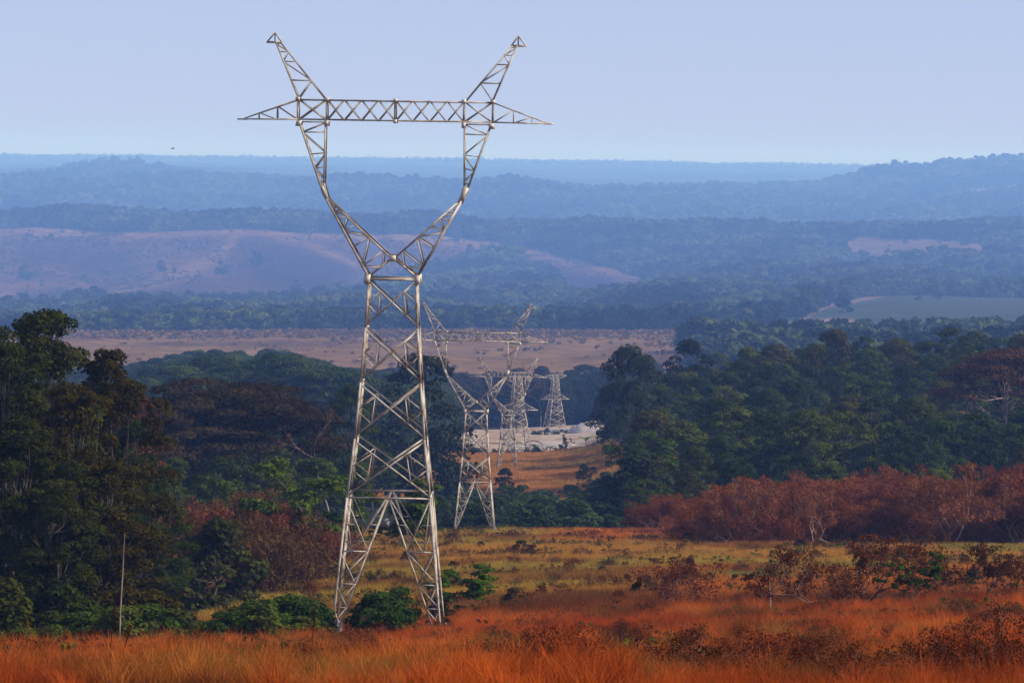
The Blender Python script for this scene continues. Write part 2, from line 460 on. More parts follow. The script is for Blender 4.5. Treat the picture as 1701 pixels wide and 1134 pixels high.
def quarry(x, d):
    cx = 6 + (d - 1700) * .035
    hw = np.interp(d, [1575, 1640, 1800, 2000, 2200, 2260], [44, 62, 74, 76, 50, 24])
    return hw + (fbm(x, d, 22, 41) - .5) * 30 - np.abs(x - cx)
draped("quarry_ground", quarry, 1570, 2270, -100, 120, 140, 180, M_SANDY)

# ------------------------------------------------------------------ lattice pylons
def lattice(mb, A0, A1, B0, B1, ts, wd, out, rung_first=True, zig=True, start=0):
    """cross pieces between chord A0-A1 and chord B0-B1 at parameters ts"""
    A0, A1, B0, B1 = (np.array(v, float) for v in (A0, A1, B0, B1))
    pa = [A0 + (A1 - A0) * t for t in ts]; pb = [B0 + (B1 - B0) * t for t in ts]
    for i in range(len(ts)):
        if 0 < ts[i] < 1 or rung_first: mb.L(pa[i], pb[i], wd, out)
        if zig and i + 1 < len(ts):
            if (i + start) % 2: mb.L(pa[i], pb[i + 1], wd, out)
            else: mb.L(pb[i], pa[i + 1], wd, out)

def make_window_pylon(loc, label, npanels, rz, hb, thick=1.0):
    """hb = height of the leg section below the first beam"""
    root = empty("lattice_pylon", loc, label, "pylon", "steel pylons of the waist type along the line", rz)
    CH, BR, SB = .19 * thick, .10 * thick, .07 * thick
    zw, zb = 30.9, 11.7
    levels = [30.9, 26.6, 21.8, 16.85, 11.7][:npanels + 1]
    hwf = lambda z: float(np.interp(z, [-2, 0, 11.7, 16.85, 21.8, 26.6, 30.9], [5.05, 4.86, 3.73, 3.15, 2.73, 2.38, 2.17]))
    zlow = levels[-1]; base = zlow - hb                        # z of the feet in the full-height frame
    def hw(z):
        if z >= zlow: return hwf(z)
        return hwf(zlow) + (zlow - z) * .0966
    S = lambda z: z - base                                     # shift so that the feet stand at z = 0
    # main legs
    for sx in (-1, 1):
        for sy in (-1, 1):
            mb = MB(); zs = [base - 2.2] + levels[::-1]
            for a, b in zip(zs[:-1], zs[1:]):
                mb.L((sx * hw(a), sy * hw(a), S(a)), (sx * hw(b), sy * hw(b), S(b)), CH, (sx, sy, 0))
            mb.build("leg", M_STEEL, root)
            # splice plates and foot bracing belong to the leg's own part
            fb = MB()
            z0, z1 = base - .9, zlow
            zm = base + hb * .6
            for ax in (0, 1):
                def Pt(s_in, z):      # s_in: coordinate along the face
                    return (sx * s_in, sy * hw(z), S(z)) if ax == 0 else (sx * hw(z), sy * s_in, S(z))
                out = (0, sy, .2) if ax == 0 else (sx, 0, .2)
                inn = lambda z: (hw(z0) - .35) * (z1 - z) / (z1 - z0)
                fb.L(Pt(0.05, z1), Pt(inn(z0), z0), BR * 1.15, out)
                fb.L(Pt(inn(zm), zm), Pt(hw(zm), zm), BR, out)
                mid = (inn(zm) + hw(zm)) * .5 + .25
                fb.L(Pt(hw(z1), z1), Pt(mid, zm), SB, out)
                fb.L(Pt(hw(z1), z1), Pt(inn(zm), zm), SB, out)
                fb.L(Pt(0.1, z1), Pt(mid - .1, zm), SB, out)
                zq = (z1 + zm) / 2
                fb.L(Pt(hw(zq), zq), Pt(hw(zq) - .95, zq), SB, out)
                fb.L(Pt(inn(zq), zq), Pt(inn(zq) + .8, zq), SB, out)
                fb.L(Pt(hw(zq), zq), Pt(mid, zm), SB * .8, out)
                zs2 = [zm, zm - (zm - z0) * .36, zm - (zm - z0) * .62, zm - (zm - z0) * .82]
                for i in range(3):
                    a, b = zs2[i], zs2[i + 1]
                    fb.L(Pt(inn(b), b), Pt(hw(b), b), SB * .9, out)
                    fb.L(Pt(inn(a), a), Pt(hw(b), b), SB, out)
                    fb.L(Pt(hw(a), a), Pt(inn(b), b), SB, out)
            fb.build("leg_bracing", M_STEEL, root)
            cb = MB(); f = hw(base)
            cb.box((sx * (f - .1), sy * (f - .1), -1.1), (.35, 0, 0), (0, .35, 0), (0, 0, .8))
            cb.build("footing", M_GRAVEL, root)
    # body bracing, one part per face
    for ax, sg in ((0, -1), (0, 1), (1, -1), (1, 1)):
        mb = MB()
        def Q(s, z, ax=ax, sg=sg):
            return (s * hw(z), sg * hw(z), S(z)) if ax == 0 else (sg * hw(z), s * hw(z), S(z))
        out = (0, sg, .15) if ax == 0 else (sg, 0, .15)
        for z1, z0 in zip(levels[:-1], levels[1:]):
            h1, h0 = hw(z1), hw(z0)
            tc = h1 / (h0 + h1)                                # crossing of the X
            for s in (-1, 1):
                a = np.array(Q(s, z1 - .12)); b = np.array(Q(-s, z0 + .12))
                mb.L(a, b, BR * 1.15, out)
                m_ = np.array(Q(s, (z1 + z0) / 2))
                p1 = a + (b - a) * (tc * .52)
                b2 = np.array(Q(s, z0 + .12)); a2 = np.array(Q(-s, z1 - .12))
                p2 = b2 + (a2 - b2) * ((1 - tc) * .48)
                mb.L(m_, p1, SB, out); mb.L(m_, p2, SB, out); mb.L(p1, p2, SB, out)
        mb.L(Q(-1, zlow), Q(1, zlow), BR * 1.2, out)
        mb.build("body_bracing", M_STEEL, root)
    mb = MB()
    dp = lambda z: float(np.interp(z, [30.9, 38, 44.7, 46.6], [2.17, 1.15, .95, .95]))
    for sy in (-1, 1):
        mb.L((-2.17, sy * 2.17, S(zw)), (2.17, sy * 2.17, S(zw)), BR * 1.7, (0, sy, .3))
    for sx in (-1, 1):
        mb.L((sx * 2.17, -2.17, S(zw)), (sx * 2.17, 2.17, S(zw)), BR, (sx, 0, .3))
    mb.L((-2.17, -2.17, S(zw)), (2.17, 2.17, S(zw)), SB, (0, 0, 1))
    mb.L((-2.17, 2.17, S(zw) - .1), (2.17, -2.17, S(zw) - .1), SB, (0, 0, 1))
    mb.build("waist_frame", M_STEEL, root)
    # the two cranked arms of the window
    ko, ki = 38.6, 38.9
    for sx in (-1, 1):
        mb = MB()
        for sy in (-1, 1):
            P = lambda x, z, sx=sx, sy=sy: (sx * x, sy * dp(z), S(z))
            out = (0, sy, .1)
            wo_, kn = P(2.2, 31.0), P(6.3, 38.2)
            ce, kj = P(0.05, 32.75), P(5.75, 37.9)
            mb.L(wo_, kn, CH, (sx, sy, -.5)); mb.L(ce, kj, BR * 1.5, (-sx, sy, .8))
            mb.L(ce, P(2.1, 31.15), BR * 1.5, (0, sy, .2))
            o1, i1 = P(8.55, 44.6), P(6.05, 44.6)
            mb.L(kn, o1, CH * .85, (sx, sy, 0)); mb.L(kj, P(6.12, 39.2), CH * .8, (-sx, sy, 0)); mb.L(P(6.12, 39.2), i1, CH * .8, (-sx, sy, 0))
            lattice(mb, wo_, kn, ce, kj, [.13, .36, .56, .70, .80, .89], SB * 1.15, out, start=1)
            mb.L(P(2.75, 31.9), P(1.05, 31.9), SB, out)
            mb.L(np.array(ce) + (np.array(kj) - np.array(ce)) * .13, P(.95, 32.0), SB, out)
            lattice(mb, P(6.5, 38.9), o1, P(6.12, 39.2), i1, [.06, .28, .50, .84, 1.0], SB * 1.1, out, start=0)
        for t in (.2, .45, .7, .95):
            a = np.array([2.2 + 4.1 * t, 31 + 7.2 * t]); mb.L((sx * a[0], -dp(a[1]), S(a[1])), (sx * a[0], dp(a[1]), S(a[1])), SB, (sx, 0, 0))
            a = np.array([6.4 + 2.15 * t, 38.7 + 6.0 * t]); mb.L((sx * a[0], -dp(a[1]), S(a[1])), (sx * a[0], dp(a[1]), S(a[1])), SB, (sx, 0, 0))
        arm = mb.build("window_arm", M_STEEL, root)
        pb = []
        for sy in (-1, 1):
            pb.append(((sx * 6.12, sy * (dp(38.3) + .05), S(38.35)), (.20, 0, -.1), (0, .02, 0), (-.28 * sx * 0 + sx * .28, 0, .70)))
            pb.append(((sx * 2.2, sy * 2.22, S(30.85)), (.26, 0, 0), (0, .015, 0), (-.05 * sx, 0, .42)))
            pb.append(((sx * 8.5, sy * 1.0, S(44.45)), (.24, 0, 0), (0, .012, 0), (-.06 * sx, 0, .24)))
            pb.append(((sx * 6.05, sy * 1.0, S(44.5)), (.18, 0, 0), (0, .012, 0), (0, 0, .24)))
        plates(arm, "gusset_plate", pb, M_PLATE)
    plates(root, "centre_plate", [((0, sy * (dp(32.75) + .05), S(32.7)), (.28, 0, 0), (0, .015, 0), (0, 0, .28)) for sy in (-1, 1)], M_PLATE)
    # cross-arm
    mb = MB(); zt, zo = 46.6, 44.75; nodes = [-8.6, -6.05, -4.03, -2.02, 0, 2.02, 4.03, 6.05, 8.6]
    for sy in (-1, 1):
        y = sy * .95
        mb.L((-8.6, y, S(zt)), (8.6, y, S(zt)), BR * 1.35, (0, sy, 1)); mb.L((-8.6, y, S(zo)), (8.6, y, S(zo)), BR * 1.35, (0, sy, -1))
        for sx in (-1, 1):
            tip = (sx * 13.7, sy * .12, S(zo) - .05)
            mb.L((sx * 8.6, y, S(zo)), tip, BR * 1.2, (0, sy, -1)); mb.L((sx * 8.6, y, S(zt)), (sx * 13.4, sy * .15, S(zo) + .12), BR * 1.1, (0, sy, 1))
            for t0, t1 in ((.36, .36), (.68, .68)):
                a = np.array([sx * (8.6 + 5.1 * t0), sy * (.95 - .83 * t0)]); zz = zt + (zo - zt) * t0
                mb.L((*a, S(zo)), (*a, S(zz)), SB, (0, sy, 0))
            a3 = .36; b3 = .68
            mb.L((sx * 8.6, y, S(zo)), (sx * (8.6 + 5.1 * a3), sy * (.95 - .83 * a3), S(zt + (zo - zt) * a3)), SB, (0, sy, 0))
            mb.L((sx * (8.6 + 5.1 * a3), sy * (.95 - .83 * a3), S(zo)), (sx * (8.6 + 5.1 * b3), sy * (.95 - .83 * b3), S(zt + (zo - zt) * b3)), SB, (0, sy, 0))
            mb.L((sx * 8.6, y, S(zo)), (sx * 6.05, y, S(zt)), BR, (0, sy, 0)); mb.L((sx * 8.6, y, S(zt)), (sx * 6.05, y, S(zo)), BR, (0, sy, 0))
            mb.L((sx * 8.6, y, S(zo)), (sx * 8.6, y, S(zt)), BR * 1.3, (0, sy, 0)); mb.L((sx * 6.05, y, S(zo)), (sx * 6.05, y, S(zt)), BR * 1.3, (0, sy, 0))
        mb.L((0, y, S(zo)), (0, y, S(zt)), BR * 1.5, (0, sy, 0))
        for sx in (-1, 1):
            xs = [0, 1.51, 3.02, 4.54, 6.05]
            for i in range(4):
                a, b = sx * xs[i], sx * xs[i + 1]
                mb.L((a, y, S(zo if i % 2 == 0 else zt)), (b, y, S(zt if i % 2 == 0 else zo)), SB, (0, sy, 0))
                mb.L((a, y, S(zt if i % 2 == 0 else zo)), (b, y, S(zo if i % 2 == 0 else zt)), SB, (0, sy, 0))
    for x in np.linspace(-8.6, 8.6, 12):
        mb.L((x, -.95, S(zo)), (x, .95, S(zo)), SB, (0, 0, -1)); mb.L((x, -.95, S(zt)), (x, .95, S(zt)), SB, (0, 0, 1))
    arm = mb.build("cross_arm", M_STEEL, root)
    pb = []
    for sx in (-1, 1):
        pb.append(((sx * 13.55, 0, S(zo)), (.45, 0, 0), (0, .14, 0), (0, 0, .07)))
        for sy in (-1, 1):
            for x in (6.05, 8.6): pb.append(((sx * x, sy * .99, S(zt)), (.2, 0, 0), (0, .015, 0), (0, 0, .16)))
    for sy in (-1, 1):
        for z in (zt, zo): pb.append(((0, sy * .99, S(z)), (.16, 0, 0), (0, .015, 0), (0, 0, .16)))
    plates(arm, "gusset_plate", pb, M_PLATE)
    # earth-wire horns
    for sx in (-1, 1):
        mb = MB()
        for sy in (-1, 1):
            P = lambda x, y, z, sx=sx, sy=sy: (sx * x, sy * y, S(z))
            ob, ib, ot, it = P(8.6, .95, zt), P(6.1, .95, zt), P(10.75, .22, 51.6), P(10.2, .22, 51.6)
            mb.L(ob, ot, BR * 1.4, (sx, sy, 0)); mb.L(ib, it, BR * 1.2, (-sx, sy, 0))
            lattice(mb, ob, ot, ib, it, [0, .33, .66, .83, .97], SB * 1.05, (0, sy, 0), rung_first=False, start=1)
        for t in (.33, .66, .9):
            z = zt + 5.0 * t; y = .95 - .73 * t; x = 8.6 + 2.15 * t
            mb.L((sx * x, -y, S(z)), (sx * x, y, S(z)), SB, (sx, 0, 0)); x = 6.1 + 4.1 * t
            mb.L((sx * x, -y, S(z)), (sx * x, y, S(z)), SB, (sx, 0, 0))
        hn = mb.build("earth_wire_horn", M_STEEL, root)
        pb = MB()
        ap = (sx * 10.75, 0, S(52.45))
        for e in ((sx * 11.45, 0, S(51.6)), (sx * 10.15, .2, S(51.6)), (sx * 10.15, -.2, S(51.6)), (sx * 10.75, 0, S(51.6))): pb.L(ap, e, SB * 1.3, (0, -1, .3))
        pb.L((sx * 11.5, 0, S(51.6)), (sx * 10.1, 0, S(51.6)), SB * 2.0, (0, -1, .3))
        pb.build("peak_bracket", M_STEEL, hn)
    return root

x1, d1, z1 = place(645, 320); z1 = pt(645, 1038, 320)[2]
t1 = make_window_pylon((x1, d1, z1), "tall weathered steel lattice pylon standing nearest, in the orange grass", 4, math.radians(-.6), 11.7)
mb = MB(); mb.box((-.55, 3.95, 8.75), (.32, 0, 0), (0, .012, 0), (0, 0, .38)); sg = mb.build("sign_plate", M_SIGN, t1)
mb = MB(); mb.L((-.55, 3.9, 9.1), (-.25, 3.85, 11.6), .05, (0, -1, 0)); mb.build("hanger", M_STEEL, sg)
x2, d2, _ = place(788, 720); z2 = pt(788, 876, 720)[2]
make_window_pylon((x2, d2, z2), "second pylon of the line, on the grass crest behind the nearest pylon", 3, math.radians(-.8), 9.4, 1.22)
x3, d3, _ = place(842, 1320); z3 = pt(842, 778, 1320)[2]
make_window_pylon((x3, d3, z3), "third and smallest horned pylon, on the orange slope before the sand quarry", 2, math.radians(3), 10.6, 1.4)

def make_arm_pylon(loc, rz, label):
    root = empty("armed_pylon", loc, label, "pylon", "slender two-armed pylons by the quarry", rz)
    H = 35.0; hw = lambda z: float(np.interp(z, [-1, 0, 20, 35], [6.1, 5.9, 2.9, 1.55])); CH, SB = .34, .2
    for sx in (-1, 1):
        for sy in (-1, 1):
            mb = MB(); mb.L((sx * hw(-1), sy * hw(-1), -1), (sx * hw(20), sy * hw(20), 20), CH, (sx, sy, 0)); mb.L((sx * hw(20), sy * hw(20), 20), (sx * hw(H), sy * hw(H), H), CH * .8, (sx, sy, 0))
            mb.build("leg", M_STEEL, root)
    zs = [0, 4.5, 9, 13, 16.8, 20, 23, 26, 29, 32, 35]
    for ax, sg in ((0, -1), (0, 1), (1, -1), (1, 1)):
        mb = MB()
        Q = lambda s, z: (s * hw(z), sg * hw(z), z) if ax == 0 else (sg * hw(z), s * hw(z), z)
        out = (0, sg, .1) if ax == 0 else (sg, 0, .1)
        for i, (a, b) in enumerate(zip(zs[:-1], zs[1:])):
            if i == 0:
                mb.L(Q(-1, 0), Q(0, b), SB, out); mb.L(Q(1, 0), Q(0, b), SB, out)
            else:
                mb.L(Q(-1, a), Q(1, b), SB, out); mb.L(Q(1, a), Q(-1, b), SB, out)
            if i % 2 == 0 or i > 6: mb.L(Q(-1, b), Q(1, b), SB, out)
        mb.build("body_bracing", M_STEEL, root)
    for sx in (-1, 1):
        mb = MB()
        for sy in (-1, 1):
            mb.L((sx * 1.5, sy * 1.5, 35), (sx * 7.6, 0, 34.6), SB * 1.2, (0, sy, 1)); mb.L((sx * 1.8, sy * 1.8, 32), (sx * 7.4, 0, 34.4), SB, (0, sy, -1))
            for t in (.3, .62): mb.L((sx * (1.5 + 6.1 * t), sy * 1.5 * (1 - t), 35 - .4 * t), (sx * (1.8 + 5.6 * t), sy * 1.8 * (1 - t), 32 + 2.4 * t), SB * .8, (0, sy, 0))
        mb.build("upper_arm", M_STEEL, root)
        mb = MB()
        for sy in (-1, 1):
            mb.L((sx * 2.9, sy * 2.9, 20), (sx * 9.4, 0, 19.8), SB * 1.2, (0, sy, -1)); mb.L((sx * 2.5, sy * 2.5, 23.4), (sx * 9.2, 0, 20), SB * 1.1, (0, sy, 1))
            for t in (.25, .5, .75): mb.L((sx * (2.9 + 6.5 * t), sy * 2.9 * (1 - t), 20), (sx * (2.5 + 6.7 * t), sy * 2.5 * (1 - t), 23.4 - 3.4 * t), SB * .8, (0, sy, 0))
        mb.build("lower_arm", M_STEEL, root)
    return root

xx, dd_, _ = place(858, 1571); zz = float(ground(xx, 1571))
p4 = make_arm_pylon((xx, dd_, zz), math.radians(14), "slender two-armed pylon in the quarry, overlapped by the third horned pylon")
def copy_tree(o, parent=None):
    c = o.copy(); COL.objects.link(c)
    if parent: c.parent = parent
    for ch in [q for q in bpy.data.objects if q.parent == o]: copy_tree(ch, c)
    return c
xx, dd_, _ = place(921, 2200); zz = pt(921, 717, 2200)[2]
p5 = copy_tree(p4); p5.location = (xx, dd_, zz); p5.rotation_euler = (0, 0, math.radians(20))
p5["label"] = "farthest two-armed pylon, standing free beside the grey gravel heap"

# ------------------------------------------------------------------ vegetation meshes
def leaf_cloud(lobes, n_per, size, seed, upbias=.45, aspect=1.6, vert=0.0):
    """many separate leaves on the shells of ellipsoidal clumps; lobes = [(cx, cy, cz, rx, ry, rz)]"""
    r = np.random.default_rng(seed); lob = np.array(lobes, float)
    vol = (lob[:, 3] * lob[:, 4]) ; cnt = np.maximum(6, (n_per * vol / vol.mean()).astype(int))
    idx = np.repeat(np.arange(len(lob)), cnt); n = len(idx)
    d = r.normal(size=(n, 3)); d /= np.linalg.norm(d, axis=1)[:, None]
    flip = (d[:, 2] < -.25) & (r.random(n) < .7); d[flip, 2] *= -1
    rad = (.55 + .5 * r.random(n) ** .6)[:, None]
    c = lob[idx, :3] + d * lob[idx, 3:6] * rad
    nr = d * .7 + np.array([0, 0, upbias]) + r.normal(size=(n, 3)) * .45
    nr /= np.linalg.norm(nr, axis=1)[:, None]
    t = np.cross(nr, r.normal(size=(n, 3)) + 0.0); t = t + vert * np.array([0, 0, 1.0]) * 1.5; t /= np.linalg.norm(t, axis=1)[:, None]; b = np.cross(nr, t)
    s = (size * (.55 + .9 * r.random(n)))[:, None]
    a1 = c + t * s * aspect * .5; a3 = c - t * s * aspect * .5
    a2 = c + b * s * .5 + t * s * .1 - nr * s * .12; a4 = c - b * s * .5 + t * s * .05 - nr * s * .12
    V = np.stack([a1, a2, a3, a4], 1).reshape(-1, 3)
    Fc = np.arange(4 * n).reshape(n, 4)
    lv = r.random(len(lob))[idx]
    v = np.clip(.15 + .5 * r.random(n) + .35 * lv, 0, 1)
    return V, Fc, np.repeat(v, 4)

def limbs(lobes, trunk_top, base_r, seed, bend=.04, h0=.0, fork=None, kk=6, every=1, thick=1.0):
    r = np.random.default_rng(seed); mb = MB(); T = np.array(trunk_top, float)
    n = 6; P = [np.array([0, 0, -.6])]
    for i in range(1, n + 1):
        t = i / n; P.append(T * t + np.array([r.normal() * bend * T[2], r.normal() * bend * T[2], 0]) * math.sin(math.pi * t))
    R = [base_r * (1.25 if i == 0 else 1 - .6 * i / n) for i in range(n + 1)]
    mb.tube(P, R, kk)
    for q in lobes[::every]:
        c = np.array(q[:3], float); k_ = r.uniform(.45, .98); i = min(int(k_ * n), n - 1); a = P[i] + (P[i + 1] - P[i]) * (k_ * n - i)
        if a[2] > c[2]: a = P[max(1, int(n * max(.2, c[2] / T[2] * .75)))]
        m_ = (a + c) / 2 + np.array([r.normal() * .3, r.normal() * .3, -.05 * np.linalg.norm(c - a)])
        rr = base_r * .32 * thick
        mb.tube([a, m_, c], [rr, rr * .65, rr * .25], 4)
    return mb

def dome_lobes(seed, H, Rw, c0, n, lr, flat=.75):
    """clumps over a rounded crown from height c0 to H with half-width Rw"""
    r = np.random.default_rng(seed); out = []
    for i in range(n):
        u = r.random(); a = r.random() * 2 * math.pi
        h = c0 + (H - c0) * u
        t = (h - c0) / (H - c0)
        w_ = Rw * math.sqrt(max(0.02, 1 - (2 * t - .85) ** 2 / 1.35)) * r.uniform(.45, 1.0) * (1 if t < .8 else .75)
        s = lr * r.uniform(.6, 1.35)
        out.append((w_ * math.cos(a), w_ * math.sin(a), h - s * .4, s * 1.1, s * 1.1, s * flat * r.uniform(.7, 1.1)))
    return out

def tiered_lobes(seed, H, Rw, tiers, n, lr):
    r = np.random.default_rng(seed); out = []
    for k_ in range(tiers):
        t = k_ / max(1, tiers - 1); h = H * (.72 + .26 * t); w_ = Rw * (1 - .35 * t)
        for i in range(n):
            a = r.random() * 2 * math.pi; q = w_ * math.sqrt(r.random()); s = lr * r.uniform(.7, 1.4)
            out.append((q * math.cos(a), q * math.sin(a), h + r.normal() * .9 - .16 * q * q / Rw, s * 1.7, s * 1.3, s * .32))
    return out

def variant(name, H, lobes, n_per, leaf, trunk_r, trunk_top, seed, bark=None, every=1, thick=1.0, bend=.04, upbias=.45, kk=6):
    V, Fc, v = leaf_cloud(lobes, n_per, leaf, seed, upbias)
    c = mesh_np("crown", V, Fc, M_LEAF, v, link=False)
    t = limbs(lobes, trunk_top, trunk_r, seed + 1, bend=bend, every=every, thick=thick, kk=kk).build("trunk", bark or M_BARK, link=False)
    return dict(H=H, crown=c, trunk=t, name=name)

def branching(seed, H, spread, n_main, depth=3, r0=.12, lean=.25, wig=.25):
    """a forking skeleton: returns MB and the end points of its twigs"""
    r = np.random.default_rng(seed); mb = MB(); tips = []
    def grow(p, d, ln, rad, k_):
        P = [p]; n = 3
        for i in range(n):
            d = d + r.normal(size=3) * wig * np.array([1, 1, .5]); d /= np.linalg.norm(d)
            P.append(P[-1] + d * ln / n)
        mb.tube(P, [rad, rad * .85, rad * .7, rad * .55], 5 if k_ == depth else 3)
        tips.append(P[-1]); tips.append((P[-2] + P[-1]) / 2)
        if k_ > 0:
            for j in range(r.integers(2, 4)):
                e = d + r.normal(size=3) * .55 + np.array([0, 0, .15]); e /= np.linalg.norm(e)
                grow(P[-1] if j < 2 else P[-2], e, ln * r.uniform(.6, .85), rad * .55, k_ - 1)
    for i in range(n_main):
        a = r.random() * 6.28; d = np.array([math.cos(a) * lean, math.sin(a) * lean, 1.0]); d /= np.linalg.norm(d)
        grow(np.array([math.cos(a) * .1, math.sin(a) * .1, -.4]), d, H * .42, r0 * r.uniform(.7, 1), depth)
    T = np.array(tips); sc_ = H / T[:, 2].max()
    for i in range(len(mb.V)): mb.V[i] = mb.V[i] * np.array([spread * sc_, spread * sc_, sc_])
    return mb, T * np.array([spread * sc_, spread * sc_, sc_])

def shrub_variant(name, H, seed, n_main, leaf, per_tip, bark, spread=1.0, depth=3, r0=.08, puff=.5, lean=.3, wig=.25, tipmin=.25, flat=.6, aspect=1.6, vert=0.0):
    mb, tips = branching(seed, H, spread, n_main, depth, r0, lean, wig)
    tips = tips[tips[:, 2] > H * tipmin]
    lob = [(t[0], t[1], t[2], puff, puff, puff * flat) for t in tips]
    V, Fc, v = leaf_cloud(lob, per_tip, leaf, seed + 3, .35, aspect, vert)
    return dict(H=H, crown=mesh_np("crown", V, Fc, M_LEAF, v, link=False), trunk=mb.build("trunk", bark, link=False), name=name)

TREES = {}
def emit(key, x, D, h, color, name, label, cat="tree", group=None, rz=None, sink=0.0, wide=1.0, z=None, bark=None):
    T = TREES[key]; s = h / T['H']
    root = empty(name, (x, D, (float(ground(x, D)) if z is None else z) - sink), label, cat, group, random.uniform(0, 6.28) if rz is None else rz)
    root.scale = (s * wide, s * wide, s)
    for k_ in ('crown', 'trunk'):
        c = T[k_].copy(); COL.objects.link(c); c.parent = root
        if k_ == 'crown':
            j = random.uniform(.82, 1.2); c.color = (color[0] * j, color[1] * j, color[2] * j, 1)
        elif bark: c.material_slots[0].link = 'OBJECT'; c.material_slots[0].material = bark
    return root

def emit_px(key, px, D, ytop, color, name, label, **kw):
    x, d, z = place(px, D); ht = pt(px, ytop, D)[2] - z
    return emit(key, x, d, max(ht, .6), color, name, label, **kw)

# forest trees, medium detail
for i in range(7):
    H = 24
    lb = dome_lobes(100 + i, H, [9.5, 7.2, 11, 8.2, 6.4, 12, 8.8][i], [4, 5, 9, 3, 7, 11, 2][i], [46, 34, 52, 44, 26, 48, 50][i], [2.1, 2.4, 1.9, 2.2, 1.8, 2.0, 2.6][i], [.75, .9, .55, .8, .9, .45, .8][i])
    TREES['forest%d' % i] = variant('forest', H, lb, 170, .46, .35, (0, 0, H * .72), 200 + i, every=3)
for i in range(2):
    lb = tiered_lobes(140 + i, 20, 12, 4, 13, 2.2)
    TREES['umbrella%d' % i] = variant('umbrella', 20, lb, 380, .30, .4, (0, 0, 14.5), 240 + i, every=2)
# emergent trees near the camera, fine detail, open clumps on limbs
for i in range(3):
    r_ = np.random.default_rng(300 + i); lb = dome_lobes(310 + i, 34, [7.0, 8.0, 6.0][i], [5, 9, 12][i], [150, 130, 90][i], 1.25, 1.0)
    for k_ in range(7):
        a = r_.random() * 6.28; q = r_.uniform(1, 4.5); hh = 34 - q * .7
        lb.append((q * math.cos(a), q * math.sin(a), hh + .6, 1.0, 1.0, .8))
    TREES['tall%d' % i] = variant('tall', 34, lb, 230, .25, .36, (0, 0, 26), 330 + i, every=3, upbias=.25)
for i in range(2):      # fully leafed bushes down to the ground
    lb = dome_lobes(360 + i, 5, 3.0, .3, 34, .8, .8)
    TREES['bush%d' % i] = variant('bush', 5, lb, 110, .24, .10, (0, 0, 3), 370 + i, every=4)
for i in range(3):      # rust-leaved, forked pale stems
    TREES['rust%d' % i] = shrub_variant('rust', 8, 400 + i, 5, .13, 44, M_TWIG, 1.25, 3, .10, 1.0, .35, .3, .12, 1.0, 3.4, .6)
    TREES['rustpale%d' % i] = shrub_variant('rustpale', 8.5, 420 + i, 3, .13, 26, M_PALE, .9, 3, .15, .85, .22, .30, .40, .9, 3.4, .6)
for i in range(3):
    TREES['redtree%d' % i] = shrub_variant('redtree', 5, 430 + i, [2, 4, 3][i], .11, 28, [M_PALE, M_BARK, M_BARK][i], [.9, 1.15, 1.15][i], 3, .09, .42, [.12, .5, .45][i], [.16, .34, .34][i], .30, .8)
for i in range(3):      # savanna shrubs of the grass
    TREES['savanna%d' % i] = shrub_variant('savanna', 3.2, 440 + i, 6, .085, 9, M_TWIG, 1.0, 3, .05, .34, .55, .35, .15, 1.0)
TREES['sapling0'] = shrub_variant('sapling', 7, 461, 1, .15, 60, M_PALE, 1.3, 4, .09, .5, .15, .2, .35, .45)
TREES['sapling1'] = shrub_variant('sapling', 7, 462, 1, .15, 50, M_BARK, 1.0, 4, .09, .45, .15, .2, .35, .45)
TREES['bare0'] = shrub_variant('bare', 18, 470, 1, .2, 2, M_PALE, .8, 4, .3, .5, .12, .22, .6, .8)
TREES['bare1'] = shrub_variant('bare', 18, 473, 1, .2, 3, M_PALE, .7, 4, .3, .5, .12, .25, .6, .8)

GREEN = [(.034, .046, .006), (.024, .036, .006), (.046, .052, .006), (.018, .026, .007), (.040, .035, .007)]
BLUEG = [(.021, .033, .013), (.026, .037, .014), (.019, .028, .013)]
RUST = [(.105, .028, .013), (.085, .022, .012), (.125, .036, .014)]
DARKL = [(.024, .026, .005), (.030, .022, .004), (.018, .024, .005)]

# --- right forest: rows climbing the plateau
R_LAB = "dense dark green broadleaf tree packed in the forest right of the pylons"
nrow = 0; D = 800.0
while D < 1560:
    left = 1062 if D < 1300 else 1014
    px = left + random.uniform(0, 40)
    while px < 1790:
        x, d, z = place(px, D + random.uniform(-16, 16))
        k_ = random.randrange(7); h = random.uniform(14, 23) * (.72 if D < 860 else 1.0) * (1.12 if D > 1250 and px > 1200 else 1)
        if px < 1120: h *= random.uniform(1.0, 1.15)
        emit('forest%d' % k_, x, d, h, random.choice(GREEN), "broadleaf_tree", R_LAB, group="trees of the right forest", wide=random.uniform(.85, 1.25), sink=.3)
        px += F_PX * random.uniform(9.0, 13) / D
    D += random.uniform(44, 56)
# notable trees of the right forest
emit_px('forest0', 1046, 1180, 580, (0.0187, 0.0231, 0.0121), "broadleaf_tree", "tall dark tree with spreading limbs at the left edge of the right forest", wide=.8)
emit_px('forest3', 1143, 1350, 566, (0.011, 0.0132, 0.00825), "broadleaf_tree", "nearly black round-topped tree rising on the skyline of the right forest")
emit_px('forest2', 1572, 1330, 545, (0.0209, 0.0275, 0.011), "broadleaf_tree", "tallest domed tree on the skyline of the right forest")
emit_px('forest1', 1384, 1380, 548, (0.033, 0.0286, 0.0143), "broadleaf_tree", "brownish narrow-crowned tree on the skyline, left of the tallest domed tree")
emit_px('umbrella0', 1668, 1060, 592, (0.066, 0.03025, 0.0198), "umbrella_tree", "flat-topped brown-leaved umbrella tree at the right edge of the forest", bark=M_PALE)
emit_px('bush0', 1065, 835, 752, (0.0165, 0.022, 0.0099), "broadleaf_tree", "dark conical tree at the near left corner of the right forest", sink=.3)
